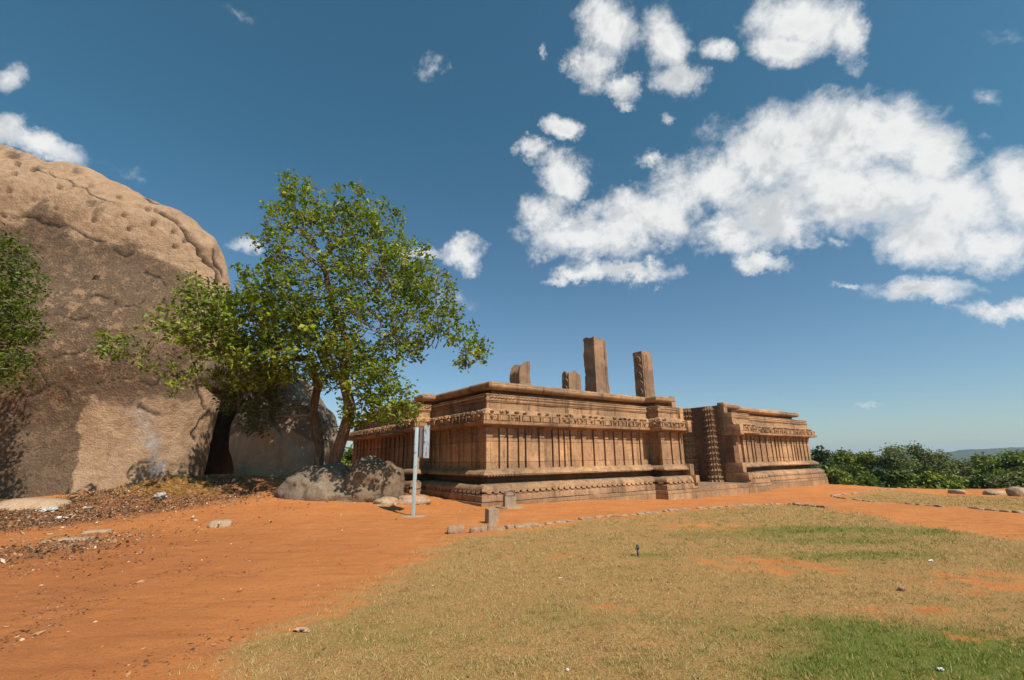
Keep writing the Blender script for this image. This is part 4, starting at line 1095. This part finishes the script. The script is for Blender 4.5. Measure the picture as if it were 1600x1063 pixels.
# ---------------------------------------------------------------- trees
def leaves(name, C, size, mat, seed, parent=None, tone=None, upb=.4):
    """C (n,3) leaf positions -> folded leaf faces"""
    r = np.random.default_rng(seed); n = len(C)
    a = r.normal(size=(n, 3)); a[:, 2] = a[:, 2]*.6-.15; a /= np.linalg.norm(a, axis=1)[:, None]
    nn_ = r.normal(size=(n, 3)); nn_[:, 2] = np.abs(nn_[:, 2])+upb; nn_ -= a*(a*nn_).sum(1)[:, None]; nn_ /= np.linalg.norm(nn_, axis=1)[:, None]
    c = np.cross(a, nn_); s_ = size*(.6+.7*r.random(n)); w_ = s_*(.24+.12*r.random(n))
    S_ = s_[:, None]; W_ = w_[:, None]
    V = np.stack([C, C+a*S_*.45+c*W_+nn_*W_*.45, C+a*S_-nn_*S_*.08, C+a*S_*.45-c*W_+nn_*W_*.45], 1)
    t = r.random(n)*.75 if tone is None else np.clip(tone+r.normal(0, .16, n), 0, 1)
    b0 = np.arange(n)*4
    Fc = np.concatenate([np.stack([b0, b0+1, b0+2], 1), np.stack([b0, b0+2, b0+3], 1)])
    return mesh_np(name, V.reshape(-1, 3), Fc, mat, parent, attrs={'tone': np.repeat(t, 4)})


def bark_mat(name, c1, c2, c3):
    m, h, b = material(name, .92, .1); tc = h.n('ShaderNodeTexCoord').outputs['Object']
    st = h.n('ShaderNodeVectorMath', {0: tc, 1: (1, 1, .3)}, operation='MULTIPLY').outputs[0]
    n1 = h.noise(tc, 1.5, 5, .6); n2 = h.noise(st, 16, 6, .7)
    col = h.mix(h.ramp(n1, .35, .65), c1, c2); col = h.mix(h.ramp(n2, .45, .7), col, c3)
    h.nt.links.new(col, b.inputs['Base Color']); h.nt.links.new(h.n('ShaderNodeBump', {'Height': n2, 'Strength': .8, 'Distance': .05}).outputs[0], b.inputs['Normal']); return m


M_twig = bark_mat('twig_bark', (.26, .18, .13), (.36, .28, .22), (.13, .08, .06))
M_bark = bark_mat('bark', (.15, .09, .06), (.21, .135, .095), (.06, .036, .027))
M_leafA = attr_mat('tree_leaves', [(0, (.05, .075, .008)), (.35, (.125, .17, .013)), (.7, (.22, .275, .022)), (.93, (.33, .37, .04)), (1, (.42, .38, .08))], .5, .30, (1.3, 1.5, .4), .3)
M_leafB = attr_mat('dark_leaves', [(0, (.025, .042, .006)), (.5, (.07, .10, .012)), (.85, (.13, .17, .02)), (1, (.19, .23, .03))], .45, .22, (1.2, 1.4, .4), .4)
M_leafC = attr_mat('scrub_leaves', [(0, (.06, .08, .010)), (.45, (.16, .19, .020)), (.8, (.26, .28, .03)), (1, (.34, .34, .06))], .55, .22, (1.2, 1.3, .45), .3)
M_leafD = attr_mat('grey_leaves', [(0, (.09, .10, .035)), (.5, (.20, .215, .07)), (1, (.32, .32, .13))], .6, .2, (1.1, 1.2, .6), .3)


def colonize(stems, attractors, step=.28, infl=2.6, kill=.5, iters=90):
    """space colonisation: returns nodes and parent list"""
    pos = []; par = []
    for ch in stems:
        base_par = -1
        if ch[0] == 'from': # attach at nearest existing node
            q = Vector(ch[1][0]); base_par = min(range(len(pos)), key=lambda i: (pos[i]-q).length); ch = ch[1]
        prev = base_par
        for i in range(len(ch)-1):
            a, c = Vector(ch[i]), Vector(ch[i+1]); k = max(1, int((c-a).length/step))
            for j in range(k):
                pos.append(a.lerp(c, j/k)); par.append(prev); prev = len(pos)-1
        pos.append(Vector(ch[-1])); par.append(prev)
    At = [Vector(p) for p in attractors]; alive = [True]*len(At)
    fixed = len(pos)
    for it in range(iters):
        kd = kdtree.KDTree(len(pos))
        for i, p in enumerate(pos): kd.insert(p, i)
        kd.balance(); pull = {}
        for ai, ap in enumerate(At):
            if not alive[ai]: continue
            co, i, d = kd.find(ap)
            if d < kill: alive[ai] = False; continue
            if d < infl or it > 25: pull.setdefault(i, []).append((ap-co).normalized())
        if not pull: break
        for i, L in pull.items():
            d = sum(L, Vector())/len(L)+Vector((random.gauss(0, .22), random.gauss(0, .22), random.gauss(0, .18)+.04))
            if par[i] >= 0: d += (pos[i]-pos[par[i]]).normalized()*.35
            pos.append(pos[i]+d.normalized()*step*random.uniform(.8, 1.1)); par.append(i)
    return pos, par


def tree_mesh(pos, par, r_tip=.011, expo=2.3, rmax=None, name='trunk', parent=None, mat=None, rtrunk=.3):
    n = len(pos); kids = [[] for _ in range(n)]
    for i, p in enumerate(par):
        if p >= 0: kids[p].append(i)
    rad = [0.0]*n
    for i in range(n-1, -1, -1):
        rad[i] = r_tip if not kids[i] else sum(rad[k]**expo for k in kids[i])**(1/expo)
    sc = rtrunk/max(rad); sc = min(sc, 3)
    rad = [r_tip+(x-r_tip)*sc if x > r_tip else x for x in rad]
    thick = MB(); thin = MB()
    started = set()
    for i in range(n):
        main = None
        # start chains at roots and at non-main children
        starts = []
        if par[i] < 0: starts.append([i])
        if kids[i]:
            mk_ = max(kids[i], key=lambda k: rad[k])
            for k in kids[i]:
                if k != mk_: starts.append([i, k])
        for ch in starts:
            cur = ch[-1]
            while kids[cur]:
                cur = max(kids[cur], key=lambda k: rad[k]); ch.append(cur)
            rr = [rad[k] for k in ch]
            if len(ch) > 1 and ch[0] != ch[1] and par[ch[0]] is not None: rr[0] = min(rr[0], rr[1]*1.15)
            pts = [pos[k] for k in ch]
            if len(pts) < 2: continue
            # irregularity for thick parts
            (thick if rr[0] > .055 else thin).tube(pts, rr, 9 if rr[0] > .055 else 5)
    o1 = thick.build('trunk', mat, parent, smooth=True)
    if thin.v: thin.build('branches', M_twig, parent, smooth=True)
    return rad, kids


def cluster_pts(cl, n_tot, seed, hollow=.25):
    """points inside ellipsoids given as (px, py, r_px, Y, dy)"""
    r = np.random.default_rng(seed); C = []; vol = np.array([c[2]**2.2 for c in cl]); vol /= vol.sum()
    for (x, y, rp, Y_, dy), v in zip(cl, vol):
        c = at(x, y, Y_); rw = rp*Y_/F_PX; k = max(2, int(n_tot*v))
        d = r.normal(size=(k, 3)); d /= np.linalg.norm(d, axis=1)[:, None]; q = (hollow+(1-hollow)*r.random(k))**(1/2.2)
        C.append(np.array(c)+d*q[:, None]*np.array([rw, dy, rw]))
    return np.concatenate(C)


def main_tree():
    cl = [(462, 292, 26, 15.5, .7), (470, 325, 42, 15.5, 1.2), (545, 318, 36, 15.8, 1.2), (600, 352, 40, 16, 1.5), (490, 385, 72, 15.5, 2.2), (570, 390, 68, 16, 2.2), (440, 345, 32, 15, 1.0), (418, 385, 26, 15, .9), (640, 420, 50, 16, 1.8), (680, 462, 42, 15.8, 1.5), (695, 505, 34, 15.8, 1.2),
          (735, 548, 22, 15.8, .8), (722, 562, 18, 15.8, .7), (665, 440, 40, 16, 1.5), (590, 450, 70, 15.6, 2.4), (510, 460, 80, 15.5, 2.8), (450, 470, 60, 15.2, 2.4), (420, 440, 36, 15, 1.2), (560, 520, 80, 15.4, 2.6), (630, 510, 50, 15.6, 2.0), (480, 545, 60, 15.4, 2.4),
          (388, 428, 16, 14.8, .5), (385, 500, 60, 14.8, 2.0), (325, 470, 40, 14.5, 1.3), (300, 440, 18, 14.3, .6), (330, 525, 52, 14.6, 1.5), (280, 505, 34, 14.4, 1.1), (262, 520, 22, 14.2, .8), (210, 535, 26, 14.0, .7), (175, 540, 26, 13.9, .6), (155, 545, 12, 13.8, .4), (218, 570, 12, 13.9, .4), (282, 590, 28, 14.0, .7),
          (360, 570, 44, 14.8, 1.3), (410, 560, 50, 15.2, 1.8), (600, 590, 34, 15.2, 1.6), (570, 620, 38, 15.2, 1.5), (612, 630, 34, 15.0, 1.2), (640, 640, 22, 14.8, .7), (635, 608, 20, 15.0, .7), (560, 645, 24, 15.2, .9), (600, 560, 30, 15.4, 1.4)]
    att = cluster_pts(cl, 4200, 3)
    tb = gp(520, 752); tb = Vector((at(515, 752, 16.4)))
    a0 = at(508, 770, 16.6); a1 = at(533, 690, 16.4); a2 = at(548, 640, 16.3); a3 = at(537, 590, 16.2); a4 = at(545, 540, 16.0); a5 = at(520, 480, 15.8); a6 = at(505, 410, 15.6)
    b1 = at(575, 520, 15.9); b2 = at(600, 460, 15.9)
    l0 = at(497, 528, 15.6); l1 = at(430, 545, 15.2); l2 = at(370, 555, 14.7); l3 = at(320, 545, 14.4)
    e1 = at(635, 540, 15.7); e2 = at(680, 545, 15.8); e3 = at(705, 540, 15.8)
    stems = [[a0, a1, a2, a3, a4, a5, a6], ('from', [a4, b1, b2]), ('from', [a4, l0, l1, l2, l3]), ('from', [b1, e1, e2, e3]), ('from', [a2, at(572, 628, 15.8), at(605, 622, 15.3), at(640, 640, 15.0)])]
    pos, par = colonize(stems, att, .22, 2.4, .27, 90)
    root = empty('tree', a0); root_loc = Vector(a0)
    tag(root, 'tall spreading green tree with sinuous trunk growing out of the outcrop', 'tree')
    pos = [p-root_loc for p in pos]
    rad, kids = tree_mesh(pos, par, .008, 2.2, name='trunk', parent=root, mat=M_bark, rtrunk=.20)
    r = np.random.default_rng(44); C = []; tone = []
    for i in range(len(pos)):
        cn = mnoise.noise(pos[i]*.95)+.5*mnoise.noise(pos[i]*2.1)
        if rad[i] < .016 and cn > -.32-.10*(pos[i].x < -1.5):
            k = int((15+8*cn) if not kids[i] else 3)
            p = np.array(pos[i]); C.append(p+r.normal(size=(k, 3))*.105); tone.append(np.full(k, .50+.18*r.standard_normal()+.25*cn))
    C = np.concatenate(C); tone = np.concatenate(tone)
    # extra foliage filling the thicker left and lower part of the crown
    ex = cluster_pts([(385, 505, 55, 14.9, 1.6), (325, 475, 34, 14.5, 1.0), (335, 525, 45, 14.6, 1.2), (470, 540, 55, 15.3, 2), (430, 500, 60, 15, 2), (600, 625, 38, 15.1, 1.0), (410, 565, 44, 15.2, 1.4), (690, 500, 34, 15.8, 1.0), (738, 548, 20, 15.8, .6), (655, 450, 42, 15.8, 1.4), (620, 420, 40, 16, 1.3), (640, 540, 26, 15.5, 1.0), (505, 520, 50, 15.4, 2.0), (545, 560, 40, 15.2, 1.6), (590, 600, 34, 15.1, 1.1), (755, 545, 14, 15.8, .4), (725, 520, 22, 15.8, .6), (560, 350, 40, 16, 1.2), (470, 330, 34, 15.5, 1.0)], 820, 77)-np.array(root_loc)
    ex = (ex[:, None, :]+r.normal(size=(len(ex), 10, 3))*.13).reshape(-1, 3)
    C = np.concatenate([C, ex]); tone = np.concatenate([tone, np.full(len(ex), .42)])
    print('main tree nodes', len(pos), 'leaves', len(C))
    leaves('crown', C, .175, M_leafA, 5, root, tone)


main_tree()


def side_tree():
    """second stem with the dark foliage that hangs before the peaked rock"""
    a0 = at(496, 770, 17.4); st = [[a0, at(500, 700, 17.6), at(490, 640, 17.6), at(497, 600, 17.5), at(480, 560, 17.2), at(440, 560, 17.0), at(405, 585, 16.8)]]
    cl = [(395, 600, 40, 16.9, 1.0), (375, 625, 28, 16.9, .8), (415, 632, 26, 16.8, .8), (400, 655, 22, 16.8, .7), (365, 590, 26, 17, .8), (430, 590, 30, 17.0, 1), (520, 590, 30, 17.6, 1.4), (385, 565, 40, 17, 1.2), (550, 660, 16, 17.6, .6)]
    att = cluster_pts(cl, 360, 6); pos, par = colonize(st, att, .26, 2.4, .4, 50)
    root = empty('tree', a0); tag(root, 'darker tree with reddish stem, its foliage hanging before the peaked rock', 'tree'); rl = Vector(a0)
    pos = [p-rl for p in pos]; rad, kids = tree_mesh(pos, par, .012, 2.3, parent=root, mat=M_bark, rtrunk=.19)
    r = np.random.default_rng(46); C = []
    for i in range(len(pos)):
        if rad[i] < .03: C.append(np.array(pos[i])+r.normal(size=(12, 3))*.15)
    ex = cluster_pts(cl[:6], 230, 78)-np.array(rl); C.append((ex[:, None, :]+r.normal(size=(len(ex), 10, 3))*.12).reshape(-1, 3))
    leaves('crown', np.concatenate(C), .14, M_leafB, 7, root)


side_tree()


def edge_tree():
    g0 = Vector((-17.2, 12.6, gz(-17.2, 12.6)-.1))
    cl = [(-5, 400, 36, 12.8, 1.2), (18, 392, 20, 12.8, .9), (-12, 460, 50, 12.8, 1.4), (12, 500, 38, 12.8, 1.2), (-5, 550, 38, 12.8, 1.2), (5, 585, 24, 12.8, .9), (-60, 430, 90, 12.8, 2), (-80, 520, 90, 12.8, 2), (-60, 340, 40, 12.8, 1.2), (-40, 600, 40, 12.6, 1.0)]
    st = [[g0, g0+Vector((.2, 0, 2)), at(-60, 560, 12.7), at(-50, 450, 12.8)]]
    att = cluster_pts(cl, 520, 8); pos, par = colonize(st, att, .26, 2.5, .42, 60)
    root = empty('tree', g0); tag(root, 'dark leafy tree reaching in from the left picture edge before the gigantic rock', 'tree')
    pos = [p-g0 for p in pos]; rad, kids = tree_mesh(pos, par, .012, 2.3, parent=root, mat=M_bark, rtrunk=.22)
    r = np.random.default_rng(47); C = []
    for i in range(len(pos)):
        if rad[i] < .03: C.append(np.array(pos[i])+r.normal(size=(13, 3))*.14)
    ex = cluster_pts(cl[:8], 900, 79)-np.array(g0); C.append((ex[:, None, :]+r.normal(size=(len(ex), 9, 3))*.13).reshape(-1, 3))
    leaves('crown', np.concatenate(C), .125, M_leafA, 9, root, np.full(sum(len(c) for c in C), .20))


edge_tree()


def scrub(px, py_top, Y_, wid, label, mat, seed, nl=12000, base=-5.5, lsize=.30, airy=.0, grp='trees beyond the plateau edge', hfac=1.0):
    """tree on the lower ground beyond the edge: trunk, limbs and clumpy crown"""
    rnd = random.Random(seed); r = np.random.default_rng(seed)
    top = at(px, py_top, Y_); gzv = gz(top.x, Y_); H_ = top.z-gzv
    g0 = Vector((top.x, Y_, gzv-.2)); root = empty('tree', g0); tag(root, label, 'tree', grp)
    tr = MB(); cl = []; nb = 26 if airy < .5 else 20
    tr.tube([(0, 0, 0), (rnd.uniform(-.3, .3), rnd.uniform(-.2, .2), H_*.3), (rnd.uniform(-.5, .5), 0, H_*.55)], [.26, .2, .12], 7)
    for k in range(nb):
        f = rnd.random()**.7; a = rnd.uniform(0, 2*PI); rad_ = wid*math.sqrt(rnd.random())
        zc = H_*(.18+.74*(1-(rad_/wid)**2*.55)*f); rr = wid*rnd.uniform(.20, .36)*(1-.35*airy)
        if zc+rr*.75 > H_: zc = H_-rr*.75
        c = Vector((rad_*math.cos(a), rad_*math.sin(a)*.8, zc)); cl.append((c, rr))
        s0 = Vector((0, 0, H_*rnd.uniform(.15, .5))); md = s0.lerp(c, .55)+Vector((rnd.uniform(-.3, .3), 0, rnd.uniform(0, .4)))
        tr.tube([s0, md, c, c+Vector((rnd.uniform(-.3, .3), 0, rr*.8))], [.09, .06, .035, .012], 5)
    cl.append((Vector((0, 0, H_-wid*.2)), wid*.25))
    tr.build('trunk', M_bark, root, smooth=True)
    C = []; tone = []
    vols = np.array([q[1]**2 for q in cl]); vols /= vols.sum()
    for (c, rr), v in zip(cl, vols):
        k = int(nl*v); d = r.normal(size=(k, 3)); d /= np.linalg.norm(d, axis=1)[:, None]
        q = (.45+.6*r.random(k))*(1+.3*np.sin(d[:, 0]*5+c.x)*np.cos(d[:, 2]*6+c.y)+.16*r.standard_normal(k)*(1+airy))
        C.append(np.array(c)+d*(q*rr)[:, None]*np.array([1, 1, .72])); tone.append(np.full(k, .42+.13*r.standard_normal()))
    leaves('crown', np.concatenate(C), lsize, mat, seed, root, np.concatenate(tone))
    return root


TR = [(1278, 696, 40, 3.2, 'dark green bushy tree directly right of the temple end', M_leafB, 0), (1312, 699, 43, 3.4, 'dark rounded tree second from the temple end', M_leafC, 0),
      (1350, 702, 41, 3.2, 'mid green bushy tree left of the feathery grey tree', M_leafC, 0), (1300, 726, 34, 2.6, 'low leafy bush at the plateau edge nearest the temple', M_leafC, 0),
      (1345, 738, 34, 2.6, 'low leafy bush at the plateau edge below the feathery grey tree', M_leafB, 0), (1392, 691, 40, 3.6, 'feathery grey green tree rising above its neighbours', M_leafD, .9),
      (1425, 690, 42, 3.3, 'airy pale crowned tree with bare twigs, tallest of the far row', M_leafD, .9), (1400, 728, 35, 2.8, 'dark dense bush in front of the airy pale tree', M_leafB, 0),
      (1462, 700, 42, 3.2, 'olive tree right of the airy pale tree', M_leafD, .6), (1450, 735, 33, 2.8, 'olive scrub bush low beside the end of the plateau step', M_leafC, .3),
      (1500, 722, 44, 3.0, 'low olive tree under the distant hill', M_leafC, .3), (1510, 745, 33, 2.3, 'low scrub bush behind the leftmost edge boulder', M_leafC, .2), (1545, 716, 42, 3.2, 'mid green tree left of the dark tree', M_leafC, .2),
      (1562, 738, 31, 2.0, 'dark rounded bush behind the plateau edge boulders', M_leafB, 0), (1578, 708, 40, 2.6, 'dark green tree near the right picture edge', M_leafB, 0), (1612, 700, 36, 3.2, 'tall dense green tree cut by the right picture edge', M_leafC, 0),
      (1598, 735, 30, 2.0, 'pale leaved bush at the right picture edge behind the brown boulder', M_leafD, .2), (1660, 700, 36, 4, 'broad green tree just beyond the right picture edge', M_leafC, 0), (1480, 728, 50, 4, 'broad olive tree lying low in the hollow below the distant hill', M_leafC, .1)]
for i, (px, py, Y_, wd, lb, mt, airy) in enumerate(TR):
    scrub(px, py, Y_, wd, lb, mt, 100+i, 17000 if not airy > .5 else 9000, lsize=.30 if airy < .5 else .22, airy=airy)
scrub(526, 688, 36, 2.2, 'bright green tree seen through the gap left of the temple side wall', M_leafA, 201, 12000, lsize=.22, grp='trees behind the temple')
scrub(560, 706, 40, 3.0, 'green tree behind the far corner of the temple side wall', M_leafA, 202, 9000, lsize=.25, grp='trees behind the temple')
scrub(500, 690, 44, 3.2, 'green tree behind the trunk of the tall spreading tree', M_leafC, 203, 9000, lsize=.25, grp='trees behind the temple')

# ---------------------------------------------------------------- distant wooded land
def far_hill(name, pts, Y_, dep, seed, label):
    xs_ = np.linspace(pts[0][0], pts[-1][0], 160); ys_ = np.interp(xs_, [p[0] for p in pts], [p[1] for p in pts])
    V = []; nl_ = 14
    for j in range(nl_):
        f = j/(nl_-1)
        for x, y in zip(xs_, ys_):
            p = at(x, y, Y_); prof_ = math.sin(PI*min(1, f*1.0))**.7 if 0 < f < 1 else 0
            V.append((p.x*(1+(f-.5)*dep/Y_), Y_+(f-.5)*dep, -22+(p.z+22)*prof_))
    V = np.array(V); V[:, 2] += np.where(V[:, 2] > -20, .0025*Y_*noise3(V, Y_*.012, 3, seed), 0)
    n = len(xs_); idx = np.arange(len(V)).reshape(nl_, n)
    Fq = np.stack([idx[:-1, :-1].ravel(), idx[:-1, 1:].ravel(), idx[1:, 1:].ravel(), idx[1:, :-1].ravel()], 1)
    m, h, b = material(name+'_cover', .95, .05); tc = h.n('ShaderNodeTexCoord').outputs['Object']
    h.nt.links.new(h.mix(h.ramp(h.noise(tc, .06, 6, .7), .35, .65), (.02, .032, .012), (.045, .06, .022)), b.inputs['Base Color'])
    o = mesh_np(name, V, [Fq], m, smooth=True); tag(o, label, 'hill', kind='structure')


far_hill('far_hill', [(900, 730), (1200, 722), (1400, 715), (1470, 709), (1500, 704), (1530, 702), (1565, 701), (1590, 699), (1640, 697), (1760, 702), (1900, 720)], 1500, 500, 2.2, 'wooded ridge in the far distance')
far_hill('near_hill', [(1200, 722), (1350, 718), (1450, 717), (1520, 722), (1560, 716), (1600, 710), (1660, 704), (1800, 700)], 160, 60, 6.2, 'tree covered slope rising at the right')

for i, (px, py, Y_, wd, lb, mt) in enumerate([(1530, 706, 60, 4.5, 'mid green tree in the hollow, under the left foot of the distant ridge', M_leafC), (1572, 702, 70, 5, 'rounded olive tree on the slope behind the dark right hand tree', M_leafC), (1605, 697, 62, 5, 'dark topped tree highest on the slope at the right picture edge', M_leafB), (1440, 708, 58, 4.5, 'olive tree in the hollow behind the airy pale tree', M_leafC), (1330, 706, 60, 5, 'dark green tree filling the hollow behind the rounded trees', M_leafB)]):
    scrub(px, py, Y_, wd, lb, mt, 300+i, 12000, lsize=.42)

# ---------------------------------------------------------------- smoke of the smouldering straw
g = gp(268, 760); g.y -= .35; g.z = gz(g.x, g.y)+.1; bm = bmesh.new(); bmesh.ops.create_cube(bm, size=1)
for v in bm.verts: v.co = Vector((v.co.x*3.6-1.1, v.co.y*1.2, (v.co.z+.5)*3.0))
mb = MB(); mb.bm(bm); bm.free()
m = bpy.data.materials.new('smoke'); m.use_nodes = True; m.node_tree.nodes.clear(); h = NT(m.node_tree)
tc = h.n('ShaderNodeTexCoord').outputs['Object']; s3 = h.n('ShaderNodeSeparateXYZ', {0: tc})
z_ = s3.outputs[2]
wn_ = h.n('ShaderNodeTexNoise', {'Vector': tc, 'Scale': 1.3, 'Detail': 2.0})
wsx = h.n('ShaderNodeSeparateXYZ', {0: wn_.outputs[1]})
ax = h.math('ADD', h.math('MULTIPLY', h.math('POWER', z_, 0.9), -.62), h.math('MULTIPLY', h.math('SUBTRACT', wsx.outputs[0], .5), 1.5))
dx_ = h.math('SUBTRACT', s3.outputs[0], ax); rad_ = h.math('ADD', .16, h.math('MULTIPLY', z_, .26))
dd_ = h.math('DIVIDE', h.math('SQRT', h.math('ADD', h.math('MULTIPLY', dx_, dx_), h.math('MULTIPLY', h.math('MULTIPLY', s3.outputs[1], s3.outputs[1]), 1.2))), rad_)
core = h.ramp(dd_, 1.0, .15); wis = h.ramp(h.noise(tc, 3.2, 4, .6, .8), .42, .68)
dn = h.math('MULTIPLY', h.math('MULTIPLY', core, wis), h.math('MULTIPLY', h.ramp(z_, 2.9, .3), 5.0))
vol = h.n('ShaderNodeVolumePrincipled', {'Color': (.97, .96, .95), 'Density': dn, 'Anisotropy': -.2})
o_ = h.n('ShaderNodeOutputMaterial'); h.nt.links.new(vol.outputs[0], o_.inputs['Volume'])
o = mb.build('smoke', m); o.location = (g.x, g.y+.1, g.z+.12); tag(o, 'thin grey smoke drifting up from the straw heap against the rock', 'smoke', kind='stuff')

# ---------------------------------------------------------------- haze: one even box of air round everything
bm = bmesh.new(); bmesh.ops.create_cube(bm, size=1)
for v in bm.verts: v.co = Vector((v.co.x*12000, 0+(v.co.y)*13000+400, -45 if v.co.z < 0 else 62))
mb = MB(); mb.bm(bm); bm.free()
m = bpy.data.materials.new('haze'); m.use_nodes = True; m.node_tree.nodes.clear(); h = NT(m.node_tree)
vol = h.n('ShaderNodeVolumePrincipled', {'Color': (.75, .85, 1.0), 'Density': .00022, 'Anisotropy': .3})
o_ = h.n('ShaderNodeOutputMaterial'); h.nt.links.new(vol.outputs[0], o_.inputs['Volume'])
o = mb.build('haze', m); tag(o, 'thin pale haze in the air over the far land', 'haze', kind='stuff')
